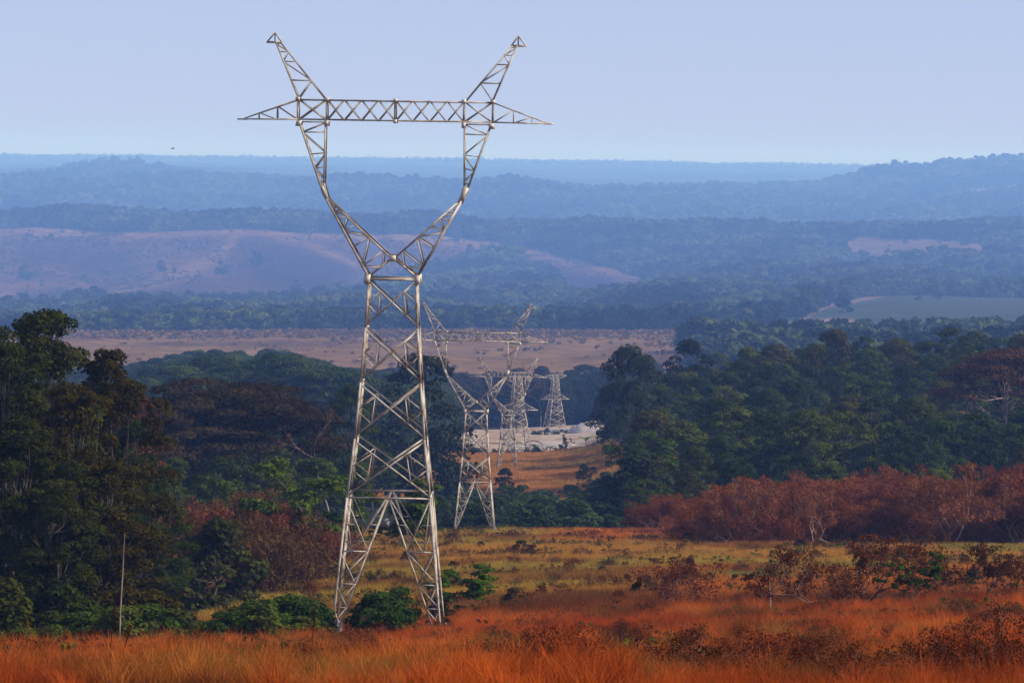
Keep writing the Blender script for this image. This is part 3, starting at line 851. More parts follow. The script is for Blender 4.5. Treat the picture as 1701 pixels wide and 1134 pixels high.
emit_px('bare1', 1152, 1010, 700, (.02, .03, .01), "bare_tree", "thin leafless pale tree among the green crowns at the forest's left side", wide=.55)

# --- left forest
L_LAB = "dense dark tree crowded in the forest left of the nearest pylon"
for D, a, b in ((640, -60, 420), (690, -80, 520), (740, -80, 560), (800, 60, 590), (860, 60, 600), (930, 100, 620), (1010, 120, 640), (1100, 140, 650)):
    px = a + random.uniform(0, 30)
    while px < b:
        x, d, z = place(px, D + random.uniform(-14, 14)); h = random.uniform(15, 22) * (.8 if D < 700 else 1)
        emit('forest%d' % random.randrange(7), x, d, h, random.choice(GREEN[:4] + DARKL[:1]), "broadleaf_tree", L_LAB, group="trees of the left forest", wide=random.uniform(.8, 1.05), sink=.3)
        px += F_PX * random.uniform(8.5, 12) / D
for px, D, yt, n in ((255, 760, 668, "left"), (345, 770, 658, "middle"), (430, 775, 655, "right")):
    emit_px('umbrella%d' % (px % 2), px, D, yt, (.026, .017, .009), "umbrella_tree", "%s one of the three flat-topped blackish brown umbrella trees above the left forest" % n)
emit_px('umbrella1', 212, 640, 688, (.060, .020, .008), "umbrella_tree", "small reddish flat-topped crown beside the near left trees", wide=.45)
emit_px('tall1', 580, 870, 640, (0.02475, 0.033, 0.0121), "broadleaf_tree", "tree with yellowish green crown directly behind the nearest pylon's left leg", )
emit_px('forest3', 700, 1050, 592, (0.0154, 0.0187, 0.0121), "broadleaf_tree", "tall dark rounded tree right behind the nearest pylon's right leg")
emit_px('bare0', 548, 760, 680, (0.0715, 0.0275, 0.0165), "bare_tree", "leaning leafless pale-limbed tree left of the nearest pylon", )

# --- tall near trees on the left edge
for i, (px, D, yt, k_, lab) in enumerate((
    (66, 385, 520, 0, "tallest near tree at the left edge, its clumpy top against the blue hills"),
    (178, 400, 586, 1, "near tree with sparse feathery top, right of the tallest left tree"),
    (-40, 400, 556, 1, "dark near tree cut off by the picture's left border"),
    (12, 360, 575, 2, "dark brown-leaved near tree just left of the tallest one"),
    (118, 352, 640, 0, "dark near tree filling the gap under the two tall left crowns"),
    (215, 430, 700, 2, "shorter near tree at the right flank of the left tree group"),
    (30, 335, 700, 1, "low dark near tree at the left border in front of the tall ones"),
    (170, 340, 760, 0, "low dark near tree standing behind the pale thin trunk"),
    (232, 420, 800, 1, "lowest tree of the near left group, beside the rust thicket"),
    (90, 330, 800, 2, "small black-green tree at the foot of the tall left trees"))):
    emit_px('tall%d' % k_, px, D, yt, DARKL[i % 3], "broadleaf_tree", lab, wide=[1.0, .95, 1.1, 1.0, 1.05, 1.0, 1.2, 1.25, 1.3, 1.3][i] * (1 if i < 5 else 1.15))
for i in range(26):
    px = random.uniform(-60, 262); D = random.uniform(305, 350) + (px < 80) * 0
    x, d, z = place(px, D); emit('bush%d' % (i % 2), x, d, random.uniform(3.5, 7), random.choice(DARKL), "bush", "dark leafy bush in the shade under the tall left trees", cat="bush", group="bushes under the left trees", wide=1.1)

# pale thin trunk
x, d, z = place(198, 283); mb = MB(); ht = pt(204, 884, 283)[2] - z
mb.tube([(0, 0, -.4), (.05, 0, ht * .35), (.22, 0, ht * .7), (.32, 0, ht)], [.075, .06, .05, .035], 6)
o = mb.build("dead_tree", M_PALE); o.location = (x, d, z); tag(o, "slim pale bare trunk standing against the dark left trees", "dead tree")

# --- left rust thicket and saplings
for i in range(44):
    px = random.uniform(272, 500); D = random.uniform(470, 600); x, d, z = place(px, D)
    emit('rust%d' % (i % 3), x, d, random.uniform(7, 12.5) * (1 if px < 430 else .75), random.choice([(0.0825, 0.02475, 0.0154), (0.066, 0.02475, 0.0132), (0.055, 0.0275, 0.0132)]), "rust_leaved_shrub", "rust-brown twiggy shrub in the thicket left of the nearest pylon", cat="shrub", group="rust shrubs of the left thicket", wide=1.15)
emit_px('sapling0', 472, 500, 772, (.038, .055, .008), "sapling", "slender bright green sapling with layered leaves above the rust thicket", wide=1.2)
emit_px('sapling1', 528, 520, 800, (.036, .052, .008), "sapling", "smaller bright green sapling touching the nearest pylon's left leg", wide=1.4)
emit_px('bush1', 355, 450, 868, (0.033, 0.0341, 0.0121), "bush", "round olive bush inside the rust thicket", cat="bush")

# --- right rust band
for i in range(235):
    px = 1010 + 780 * random.random(); D = random.uniform(640, 780)
    if px < 1085: continue
    if px < 1150 and D < 700: D = random.uniform(710, 780)
    x, d, z = place(px, D); pale = random.random() < .36
    h = random.uniform(5.0, 11.8) * (.7 + .6 * float(fbm(px, D, 70, 99, 2))) * np.interp(px, [1000, 1130, 1250, 1700], [.45, .65, 1.0, 1.05])
    emit(('rustpale%d' if pale else 'rust%d') % (i % 3), x, d, h, random.choice(RUST), "rust_leaved_shrub",
         "rust-red shrub with pale forked stems in the red band below the forest" if pale else "rust-red twiggy shrub in the red band below the forest", cat="shrub",
         group="pale-stemmed shrubs of the red band" if pale else "shrubs of the red band")
for px, D, yt, lab in ((1232, 640, 800, "tall pale forked shrub tree at the left part of the red band"), (1578, 640, 778, "tallest reddish bare-branched tree sticking out of the red band"), (1352, 640, 818, "pale twisted small tree in the middle of the red band"), (1692, 640, 796, "pale-stemmed tree at the right border of the red band")):
    emit_px('rustpale%d' % (px % 3), px, D, yt, (0.132, 0.044, 0.022), "rust_leaved_tree", lab)

# --- valley shrubs behind the second pylon
for i in range(95):
    px = random.uniform(700, 1080); D = random.uniform(800, 1120); x, d, z = place(px, D)
    h = random.uniform(6, 11) * np.interp(px, [700, 860, 900, 1080], [1.0, .9, .95, .9])
    if i % 3 == 0: emit('forest%d' % (i % 5), x, d, h, random.choice(BLUEG), "small_tree", "leafy green small tree in the hollow behind the second pylon", cat="tree", group="small trees of the hollow", wide=1.2)
    else: emit('bush%d' % (i % 2), x, d, h * .8, random.choice([(0.0275, 0.04125, 0.0165), (0.022, 0.033, 0.0143)]), "bush", "leafy green bush in the hollow behind the second pylon", cat="bush", group="bushes of the hollow", wide=1.3)
for px, D, yt, s in ((838, 1180, 778, 0), (968, 1190, 770, 1), (985, 1230, 775, 0)):
    emit_px('forest%d' % s, px, D, yt, (0.01925, 0.0275, 0.01375), "small_tree", {838: "small dark tree on the orange slope right of the second pylon", 968: "small dark tree alone on the orange slope below the quarry", 985: "small green tree behind the lone one on the orange slope"}[px])

# --- quarry edge bushes
for i in range(46):
    px = random.choice([random.uniform(720, 800), random.uniform(820, 1010)]); D = random.uniform(1530, 1625); x, d, z = place(px, D)
    emit('bush%d' % (i % 2), x, d, random.uniform(1.5, 4.0), random.choice([(0.0275, 0.033, 0.0165), (0.0385, 0.033, 0.01925), (0.022, 0.033, 0.0165)]), "bush", "dull green bush along the near edge of the sand quarry", cat="bush", group="bushes at the quarry edge", wide=1.3)
for i in range(14):
    px = random.uniform(880, 960); D = random.uniform(1980, 2060); x, d, z = place(px, D)
    emit('bush%d' % (i % 2), x, d, random.uniform(1.5, 3), (0.0275, 0.03575, 0.01925), "bush", "green bush in the row before the grey gravel heap", cat="bush", group="bushes before the gravel heap", wide=1.3)
for i in range(12):
    px = random.uniform(1012, 1045); D = random.uniform(1560, 1720); x, d, z = place(px, D)
    emit('forest%d' % (i % 5), x, d, random.uniform(6, 11), random.choice(BLUEG), "small_tree", "dark small tree at the right end of the quarry", group="trees at the quarry's right end")

# --- forest behind the quarry and middle-distance forest on the left
for px, yt in ((866, 612), (876, 606), (1003, 640), (766, 650), (898, 640)):
    emit_px('bare%d' % (px % 2), px, 2270, yt, (0.11, 0.055, 0.044), "bare_tree", {866: "short pale dead trunk beside the winding one behind the quarry", 876: "winding pale dead trunk behind the quarry between the two-armed pylons", 1003: "pale dead tree near the right end of the wood behind the quarry", 766: "pale dead tree left of the third horned pylon behind the quarry", 898: "thin dead tree just left of the farthest two-armed pylon"}[px])
# --- green shrubs around the feet of the nearest pylon
for i in range(90):
    px = random.uniform(-40, 640)
    if 525 < px < 605: continue
    D = random.uniform(286, 335); x, d, z = place(px, D)
    h = random.uniform(1.8, 4.2) * (.8 if px < 120 else 1)
    emit('bush%d' % (i % 2), x, d, h, random.choice([(0.03025, 0.04675, 0.0099), (0.022, 0.0385, 0.0099), (0.0385, 0.044, 0.011)]), "bush", "green bush in the low row between the orange grass and the dark trees", cat="bush", group="green bushes along the grass edge", wide=1.25)
emit_px('sapling1', 683, 342, 938, (0.044, 0.077, 0.011), "small_tree", "bright green young tree between the nearest pylon's feet", wide=1.5)
emit_px('bush0', 668, 345, 975, (0.0275, 0.044, 0.011), "bush", "dark green bush under the young tree at the pylon's right foot", cat="bush")
emit_px('bush1', 640, 350, 985, (0.0275, 0.044, 0.011), "bush", "green bush in the middle between the pylon's feet", cat="bush")
emit_px('bush1', 745, 345, 985, (0.0275, 0.044, 0.011), "bush", "green bush just right of the nearest pylon's right foot", cat="bush")

# --- shrubs in the grassland
n = 0
SH_C = [(0.055, 0.0209, 0.0099), (0.0385, 0.02475, 0.011), (0.03025, 0.0275, 0.011), (0.066, 0.022, 0.011)]
while n < 230:
    px = random.uniform(420, 1760); D = random.uniform(345, 700); x, d, z = place(px, D)
    if px < 560 and D > 600: continue
    if px > 1150 and random.random() < .5: continue
    emit('savanna%d' % (n % 3) if n % 4 else 'bush%d' % (n % 2), x, d, random.uniform(.9, 2.5), random.choice(SH_C), "grassland_shrub", "small dark shrub dotted in the yellowish middle grassland", cat="shrub", group="shrubs dotted in the middle grassland", wide=random.uniform(.7, 1.2))
    n += 1
for i in range(80):
    px = random.uniform(760, 1760) if i % 4 else random.uniform(0, 760)
    D = random.uniform(125, 300); x, d, z = place(px, D)
    emit('savanna%d' % (i % 3), x, d, random.uniform(1.0, 1.9), random.choice([(0.066, 0.0165, 0.0077), (0.0495, 0.0154, 0.0077), (0.033, 0.01925, 0.0088)]), "grassland_shrub", "small dark red-brown shrub in the orange foreground grass", cat="shrub", group="shrubs in the orange foreground grass", wide=1.2)
for i in range(44):
    px = random.uniform(1120, 1760) if i % 4 else random.uniform(860, 980)
    D = random.uniform(100, 128) if i % 3 else random.uniform(140, 290); x, d, z = place(px, D)
    emit('savanna%d' % (i % 3), x, d, random.uniform(1.1, 2.1), random.choice([(0.077, 0.0154, 0.0077), (0.0605, 0.0143, 0.00715), (0.0495, 0.0121, 0.00715)]), "grassland_shrub", "dark red-leaved shrub along the bottom right of the orange grass", cat="shrub", group="dark red shrubs at the bottom", wide=random.uniform(.6, 1.2))
for px, D, yt, key, col, nm, lab, cat in (
    (1278, 290, 912, 'redtree0', (0.0715, 0.01925, 0.011), "rust_leaved_tree", "small tree with twin pale trunks and dark red leaves in the right grass", "tree"),
    (1415, 305, 898, 'redtree1', (0.0715, 0.022, 0.011), "rust_leaved_tree", "spreading dark-stemmed red-leaved small tree in the right grass", "tree"),
    (1335, 330, 915, 'savanna0', (0.055, 0.01925, 0.011), "rust_leaved_tree", "dark low shrub tree between the two red-leaved trees in the right grass", "tree"),
    (1098, 330, 930, 'savanna1', (0.0715, 0.0165, 0.0099), "rust_leaved_shrub", "dense dark red shrub left of the twin-trunked small tree", "shrub"),
    (1520, 300, 925, 'sapling1', (0.0385, 0.055, 0.011), "sapling", "green leafy sapling standing right of the red-leaved trees", "tree"),
    (1520, 330, 886, 'savanna2', (0.0605, 0.02475, 0.011), "rust_leaved_tree", "sparse brown-leaved tree directly behind the green sapling", "tree"),
    (1625, 330, 905, 'redtree2', (0.055, 0.01925, 0.011), "rust_leaved_shrub", "brown shrub right of the green sapling in the right grass", "shrub"),
    (1660, 180, 1000, 'savanna2', (0.055, 0.0165, 0.011), "rust_leaved_shrub", "sparse brown shrub near the right border in the orange grass", "shrub"),
    (1180, 118, 1045, 'savanna1', (0.0605, 0.0154, 0.00825), "rust_leaved_shrub", "dark red spiky shrub at the bottom, below the twin-trunked tree", "shrub"),
    (900, 116, 1078, 'savanna0', (0.066, 0.0165, 0.00825), "rust_leaved_shrub", "sprawling dark red shrub at the bottom centre", "shrub"),
    (750, 112, 1098, 'bush0', (0.0495, 0.077, 0.01375), "green_herb", "small bright green plant at the bottom below the pylon", "plant")):
    emit_px(key, px, D, yt, col, nm, lab, cat=cat)

for i in range(22):
    px = random.uniform(700, 1740); D = random.uniform(115, 330); x, d, z = place(px, D)
    emit('bush%d' % (i % 2), x, d, random.uniform(.5, 1.3), random.choice([(.05, .075, .014), (.07, .075, .014)]), "green_herb", "small green leafy tuft among the orange grass stems", cat="plant", group="green tufts in the orange grass", wide=.9)

# ------------------------------------------------------------------ quarry things
def mound(name, px, D, w_px, ytop, m, seed, label, cat, yz=.55):
    x, d, z = place(px, D); rx = w_px / 2 * D / F_PX; h = pt(px, ytop, D)[2] - z + 1.0
    n_, V, Fc = 48, [], []
    for i in range(n_):
        for j in range(n_):
            a, b = i / (n_ - 1) * 2 - 1, j / (n_ - 1) * 2 - 1
            rr = math.hypot(a, b) / (1 + .15 * float(vnoise(math.atan2(b, a) * 1.3 + 9, seed, 4)))
            hh = max(0, 1 - rr ** 1.7) ** .8 * (.75 + .5 * float(fbm(a * 2 + seed, b * 2, 1.0, seed)))
            V.append((a * rx, b * rx * yz, hh * h - 1.0))
    for i in range(n_ - 1):
        for j in range(n_ - 1): Fc.append((i * n_ + j, (i + 1) * n_ + j, (i + 1) * n_ + j + 1, i * n_ + j + 1))
    o = mesh_np(name, V, Fc, m, smooth=True); o.location = (x, d, z); tag(o, label, cat)
mound("sand_pile", 984, 1990, 78, 699, M_SAND, 3, "large whitish heap of sand at the right end of the quarry", "sand pile")
mound("sand_pile", 1012, 1950, 60, 712, M_SAND, 6, "lower pale heap of sand overlapping the large heap's right side", "sand pile")
mound("gravel_heap", 935, 2080, 70, 712, M_GRAVEL, 5, "low grey gravel heap at the foot of the farthest pylon", "gravel heap")
mound("sand_bank", 915, 1690, 150, 733, M_SAND, 8, "long pale sand bank along the near edge of the quarry", "sand bank", .12)
mound("sand_bank", 775, 1680, 110, 744, M_SAND, 9, "pale sand bank behind the second pylon", "sand bank", .12)
x, d, z = place(886, 1668); mb = MB()
root = empty("low_shed", (x, d, z), "low black-roofed shelter on the sand behind the third pylon", "shed")
ps = [(-3.6, 3.0), (-2.2, 4.1), (0, 4.4), (2.4, 3.9), (4.4, 2.7)]
V = [(a, s * 2.6, h) for s in (-1, 1) for a, h in ps] + [(a, s * 2.6, h - .15) for s in (-1, 1) for a, h in ps]
Fq = [(i, i + 1, 6 + i, 5 + i) for i in range(4)] + [(10 + i, 15 + i, 16 + i, 11 + i) for i in range(4)] + [(i, 10 + i, 11 + i, i + 1) for i in range(4)] + [(5 + i, 6 + i, 16 + i, 15 + i) for i in range(4)]
mesh_np("roof", V, Fq, M_DARK, parent=root)
for a, h in ((-3.4, 2.9), (4.1, 2.7)):
    for s in (-1, 1):
        mb = MB(); mb.tube([(a, s * 2.4, -.5), (a, s * 2.4, h)], [.1, .1], 5); mb.build("post", M_WOOD, root)
x, d, z = place(977, 1640); mb = MB(); hh = pt(977, 724, 1640)[2] - z
root = empty("wooden_post", (x, d, z), "thin dark post with short crosspiece in front of the sand heap", "post")
mb.tube([(0, 0, -.5), (0, 0, hh)], [.16, .12], 6); mb.build("pole", M_WOOD, root)
mb = MB(); mb.box((0, -.15, hh * .75), (.8, 0, 0), (0, .08, 0), (0, 0, .1)); mb.build("crosspiece", M_WOOD, root)
# banana plants: arching long leaves
def banana(px, D, h, label, seed, group=None):
    x, d, z = place(px, D); r = np.random.default_rng(seed); root = empty("banana_plant", (x, d, z), label, "plant", group)
    mb = MB(); mb.tube([(0, 0, -.3), (0, 0, h * .45)], [.22, .14], 6); mb.build("stem", M_BARK, root)
    V, Fc = [], []
    for k_ in range(11):
        a = r.random() * 6.28; ln = h * r.uniform(.55, .8); dx, dy = math.cos(a), math.sin(a); s0 = len(V)
        for i in range(6):
            t = i / 5; q = ln * t * .75; zz = h * .42 + ln * (1.1 * t - .75 * t * t); wd = .32 * math.sin(math.pi * min(1, t * .9 + .12))
            V += [(dx * q - dy * wd, dy * q + dx * wd, zz - .1), (dx * q, dy * q, zz + .05), (dx * q + dy * wd, dy * q - dx * wd, zz - .1)]
        for i in range(5):
            b = s0 + i * 3; Fc += [(b, b + 1, b + 4, b + 3), (b + 1, b + 2, b + 5, b + 4)]
    o = mesh_np("leaves", V, Fc, M_LEAF, np.full(len(V), .6), parent=root); o.color = (.045, .08, .022, 1)
for i, (px, D, h, lb) in enumerate(((973, 1600, 6.5, "largest banana plant at the quarry edge below the wooden post"), (992, 1590, 5.5, "banana plant just right of the largest one at the quarry edge"), (889, 1590, 6.0, "banana plant below the black-roofed shelter"), (914, 1585, 4.5, "small banana plant low at the quarry edge"))):
    banana(px, D, h, lb, 50 + i)
for i, (px, yt) in enumerate(((928, 733), (954, 722), (903, 742))):
    emit_px('sapling1', px, 1600, yt, (.02, .03, .015), "small_tree", ["slim dark small tree before the pale sand, left of the post", "taller slim dark tree before the pale sand, near the wooden post", "stubby dark tree right of the banana plant under the shelter"][i])

# bird
x, d, z = pt(287, 247, 520); mb = MB()
mb.tube([(-.28, 0, 0), (-.12, 0, .01), (.08, 0, .02), (.2, 0, .03), (.27, 0, .03)], [.015, .06, .07, .04, .01], 8)
b = mb.build("bird", M_DARK); b.location = (x, d, z); tag(b, "tiny dark bird gliding above the hazy hills at left", "bird")
Vw = []
for s in (-1, 1):
    V = [(.1, s * .04, .03), (-.1, s * .04, .02), (.14, s * .34, .12), (-.06, s * .34, .10), (.02, s * .62, .07), (-.04, s * .62, .06)]
    V += [(a, b_, c - .012) for a, b_, c in V]
    mesh_np("wing", V, [(0, 2, 3, 1), (2, 4, 5, 3), (6, 7, 9, 8), (8, 9, 11, 10), (0, 6, 8, 2), (2, 8, 10, 4), (1, 3, 9, 7), (3, 5, 11, 9), (4, 10, 11, 5)], M_DARK, parent=b)
b.rotation_euler = (0, 0, .35)

# tall red grass stalks
def stalk(px, D, ytop, lean, label):
    x, d, z = place(px, D); h = pt(px, ytop, D)[2] - z; mb = MB()
    P = [(lean * t * t * h, 0, h * t) for t in (0, .3, .6, .85, 1)]
    mb.tube(P, [.018, .016, .013, .02, .004], 4)
    for k_ in range(14):
        t = .72 + .26 * k_ / 14; c = np.array([lean * t * t * h, 0, h * t]); a = random.uniform(0, 6.28)
        mb.tube([c, c + np.array([math.cos(a) * .10, math.sin(a) * .10, .16])], [.006, .012], 3)
    o = mb.build("grass_stalk", M_GRASS); o.location = (x, d, z); o.color = (.16, .03, .01, 1); tag(o, label, "grass stalk")
stalk(182, 118, 985, .05, "tallest red grass stalk, in front of the pale thin trunk")
stalk(196, 120, 1037, .2, "leaning orange grass stalk just right of the tallest one")
stalk(516, 150, 1002, .06, "pale thin grass stalk left of the nearest pylon's foot")

# ------------------------------------------------------------------ scattered ground cover (stuff)
def scatter(name, P, rot, scl, idx, tint, variants, kind="stuff"):
    P = np.asarray(P, float); n = len(P); ks = stretch(P[:, 1])[:, None]; P = (P * ks).astype(np.float32); scl = np.asarray(scl) * ks
    me = bpy.data.meshes.new(name); me.vertices.add(n); me.vertices.foreach_set("co", P.ravel())
    for nm, ty, dat, key in (("rot", 'FLOAT_VECTOR', np.asarray(rot, np.float32), "vector"), ("scl", 'FLOAT_VECTOR', np.asarray(scl, np.float32), "vector"),
                             ("idx", 'INT', np.asarray(idx, np.int32), "value"), ("tint", 'FLOAT_COLOR', np.concatenate([tint, np.ones((n, 1))], 1).astype(np.float32), "color")):
        at = me.attributes.new(nm, ty, 'POINT'); at.data.foreach_set(key, dat.ravel())
    o = bpy.data.objects.new(name, me); COL.objects.link(o); tag(o, kind=kind)
    vc = bpy.data.collections.new(name + "_source")
    for v_ in variants: vc.objects.link(v_)
    ng = bpy.data.node_groups.new(name, 'GeometryNodeTree')
    ng.interface.new_socket("Geometry", in_out='INPUT', socket_type='NodeSocketGeometry'); ng.interface.new_socket("Geometry", in_out='OUTPUT', socket_type='NodeSocketGeometry')
    N, L = ng.nodes, ng.links
    gi, go = N.new('NodeGroupInput'), N.new('NodeGroupOutput')
    ci = N.new('GeometryNodeCollectionInfo'); ci.inputs[0].default_value = vc; ci.inputs[1].default_value = True; ci.inputs[2].default_value = True
    ip = N.new('GeometryNodeInstanceOnPoints'); ip.inputs['Pick Instance'].default_value = True
    m2p = N.new('GeometryNodeMeshToPoints')
    L.new(gi.outputs[0], m2p.inputs[0]); L.new(m2p.outputs[0], ip.inputs['Points']); L.new(ci.outputs[0], ip.inputs['Instance'])
    for nm, ty, sk in (("rot", 'FLOAT_VECTOR', 'Rotation'), ("scl", 'FLOAT_VECTOR', 'Scale'), ("idx", 'INT', 'Instance Index')):
        na = N.new('GeometryNodeInputNamedAttribute'); na.data_type = ty; na.inputs[0].default_value = nm; L.new(na.outputs[0], ip.inputs[sk])
    L.new(ip.outputs[0], go.inputs[0])
    md = o.modifiers.new("scatter", 'NODES'); md.node_group = ng
    return o

def tuft(name, seed, nb, rad, h, wd, lean=.35, seg=3):
    r = np.random.default_rng(seed)
    a = r.random(nb) * 6.283; q = rad * np.sqrt(r.random(nb)); bx, by = q * np.cos(a), q * np.sin(a)
    hh = h * (.45 + .65 * r.random(nb)); la = r.random(nb) * 6.283; ll = lean * hh * (.2 + r.random(nb))
    fa = r.random(nb) * 3.14; wx, wy = np.cos(fa) * wd / 2, np.sin(fa) * wd / 2
    V, vv = [], []
    for i in range(seg + 1):
        t = i / seg; cx = bx + np.cos(la) * ll * t * t; cy = by + np.sin(la) * ll * t * t; cz = hh * (t - .08 * t * t) - .05
        k_ = (1 - .8 * t)
        V.append(np.stack([cx - wx * k_, cy - wy * k_, cz], 1)); V.append(np.stack([cx + wx * k_, cy + wy * k_, cz], 1))
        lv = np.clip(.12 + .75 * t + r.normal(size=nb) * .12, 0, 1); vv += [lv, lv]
    n2 = 2 * (seg + 1); V = np.stack(V, 1).reshape(-1, 3); vv = np.stack(vv, 1).ravel()
    b = np.arange(nb)[:, None, None] * n2 + np.arange(seg)[None, :, None] * 2 + np.array([0, 1, 3, 2])[None, None, :]
    return mesh_np(name, V, b.reshape(-1, 4), M_GRASS_I, vv, link=False)

def area_points(n, D0, D1, u0, u1, seed):
    r = np.random.default_rng(seed); D = np.sqrt(D0 * D0 + (D1 * D1 - D0 * D0) * r.random(n)); x = (u0 + (u1 - u0) * r.random(n)) * D
    return x, D, r

def mixc(a, b, t): return np.array(a)[None] * (1 - t[:, None]) + np.array(b)[None] * t[:, None]

# foreground orange grass
x, D, r = area_points(66000, 92, 345, -.165, .165, 70)
px, py = proj(x, D, ground(x, D))
pf = fbm(x, D, 18, 51); pg = fbm(x, D, 9, 52); pc = fbm(x, D, 3.2, 57, 2); n = len(x)
t = mixc((.41, .094, .016), (.28, .055, .013), sstep(.38, .56, pf))
t2 = mixc((.12, .036, .012), (.16, .090, .022), sstep(.45, .6, fbm(x, D, 30, 54)))
k_ = sstep(.50, .60, pg)[:, None]; t = t * (1 - k_) + t2 * k_
k_ = (sstep(.6, .75, fbm(x, D, 5, 58)) * .6)[:, None]; t = t * (1 - k_) + np.array([.42, .15, .03]) * k_
far_ = sstep(290, 345, D)[:, None] * sstep(700, 860, px)[:, None]; t = t * (1 - far_) + np.array([.095, .034, .014]) * far_
t *= (.65 + .7 * r.random(n))[:, None]
h = (.20 + .85 * pc + .25 * fbm(x, D, 12, 53)) * (.6 + .6 * r.random(n))
keep = r.random(n) > sstep(.52, .36, pc) * .6
trail = np.clip(1.3 - np.hypot((px - 1035) / 42, (py - 1067) / 15), 0, 1); keep &= r.random(n) > trail * 3
h = h * np.where((D < 135) & (px > 1050), .72, 1.0)
front = (np.abs(px - 1035) < 45) & (py > 1067) & (py < 1110); h = np.where(front, h * .5, h)
keep &= ~((D > 300) & (px < 560 - (D - 300) * 1.5) & (r.random(n) < .75))
h = np.where((D > 285) & (px > 520) & (px < 760), h * .6, h)
A = dict(P=np.stack([x, D, ground(x, D)], 1)[keep], rot=np.stack([r.normal(size=n) * .15, r.normal(size=n) * .15, r.random(n) * 6.28], 1)[keep], scl=np.stack([h * 1.1, h * 1.1, h], 1)[keep])
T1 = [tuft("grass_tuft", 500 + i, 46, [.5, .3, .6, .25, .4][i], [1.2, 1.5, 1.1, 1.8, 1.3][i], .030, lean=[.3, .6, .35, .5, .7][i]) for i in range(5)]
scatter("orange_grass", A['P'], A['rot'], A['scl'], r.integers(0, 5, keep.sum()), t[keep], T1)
# middle grassland
x, D, r = area_points(66000, 340, 770, -.165, .165, 71)
px, py = proj(x, D, ground(x, D)); n = len(x)
a = fbm(x, D, 55, 61); b = fbm(x, D, 20, 62)
t = mixc((.34, .175, .034), (.27, .195, .036), sstep(.42, .58, a)); k_ = sstep(.52, .66, b)[:, None] * .8; t = t * (1 - k_) + np.array([.16, .065, .02]) * k_
k_ = (sstep(600, 690, D) * sstep(840, 1000, px))[:, None]; t = t * (1 - k_) + np.array([.36, .115, .025]) * k_
k_ = (sstep(430, 350, D) * sstep(740, 860, px) * sstep(.62, .4, fbm(x, D, 40, 66)))[:, None]; t = t * (1 - k_) + np.array([.10, .042, .017]) * k_
k_ = (sstep(520, 440, D) * sstep(1000, 1200, px) * .85)[:, None]; t = t * (1 - k_) + np.array([.34, .10, .022]) * k_
k_ = (sstep(.6, .72, fbm(x, D, 26, 65)) * sstep(1050, 1250, px))[:, None]; t = t * (1 - k_) + np.array([.14, .16, .035]) * k_
t *= (.6 + .8 * r.random(n))[:, None]
h = (.4 + 1.0 * fbm(x, D, 8, 63, 3)) * (.7 + .5 * r.random(n))
keep = ~((px < 420) & (r.random(n) < .8))
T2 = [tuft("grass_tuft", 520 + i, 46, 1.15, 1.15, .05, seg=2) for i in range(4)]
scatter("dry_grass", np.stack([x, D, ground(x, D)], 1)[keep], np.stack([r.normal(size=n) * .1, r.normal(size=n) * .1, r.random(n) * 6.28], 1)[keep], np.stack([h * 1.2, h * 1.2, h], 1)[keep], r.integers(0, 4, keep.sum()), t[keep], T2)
# low twiggy scrub mixed into the grass
LOWV = []
for i in range(5):
    mb, tips = branching(700 + i, [1.0, .8, 1.2, .7, .9][i], 1.1, 5, 2, .02, .6, .35)
    V, Fc, lv = leaf_cloud([(q[0], q[1], q[2], .16, .16, .12) for q in tips if q[2] > .2], 9, .085, 710 + i, .3, 2.0)
    Vt, Ft = np.vstack(mb.V), np.vstack(mb.F); LOWV.append(mesh_np("scrub_plant", np.vstack([V, Vt]), np.vstack([Fc, Ft + len(V)]), M_LEAF_I, np.concatenate([lv, np.full(len(Vt), .2)]), link=False))
x, D, r = area_points(1250, 100, 760, -.165, .165, 73)
px, py = proj(x, D, ground(x, D)); keep = (r.random(len(x)) < .25 + sstep(.45, .6, fbm(x, D, 22, 67))) & ~((px < 420) & (D > 330)); x, D, px = x[keep], D[keep], px[keep]; n = len(x)
q = r.random(n)[:, None]; t = np.where(q < .4, np.array([[.075, .024, .012]]), np.where(q < .75, np.array([[.055, .035, .012]]), np.array([[.045, .055, .014]]))) * (.6 + .8 * r.random(n))[:, None]
s = (.8 + 1.0 * r.random(n)) * np.interp(D, [100, 200, 400, 760], [.75, .85, .9, 1.0])
scatter("low_scrub", np.stack([x, D, ground(x, D) + .15], 1), np.stack([0 * x, 0 * x, r.random(n) * 6.28], 1), np.stack([s, s, s], 1), r.integers(0, 5, n), t, LOWV)
# orange slope before the quarry
x, D, r = area_points(16000, 1120, 1560, -.04, .05, 72); n = len(x)
a = fbm(x, D, 40, 64); t = mixc((.34, .16, .045), (.20, .135, .04), sstep(.42, .6, a)) * (.65 + .7 * r.random(n))[:, None]; h = .9 + .8 * r.random(n)
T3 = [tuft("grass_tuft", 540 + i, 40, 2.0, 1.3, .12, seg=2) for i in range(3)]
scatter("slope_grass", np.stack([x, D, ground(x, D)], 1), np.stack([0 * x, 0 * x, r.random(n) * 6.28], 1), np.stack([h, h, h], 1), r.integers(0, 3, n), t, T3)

# scattered crowns and scrub for what lies kilometres away
def crown_i(name, seed, H, R, n, lr, per, leaf, c0=1.0):
    lb = dome_lobes(seed, H, R, c0, n, lr)
    V, Fc, v = leaf_cloud(lb, per, leaf, seed, .5)
    return mesh_np(name, V, Fc, M_LEAF_I, v, link=False)
FARV = [crown_i("far_crown", 600 + i, [15, 13, 18, 16][i], [6, 7.5, 6.5, 5][i], [13, 14, 16, 12][i], 2.5, 42, 1.7) for i in range(4)]
SCRUB = [crown_i("scrub", 620 + i, [3, 4, 2.4][i], [3, 2.4, 3.4][i], 8, 1.1, 20, .8, .2) for i in range(3)]

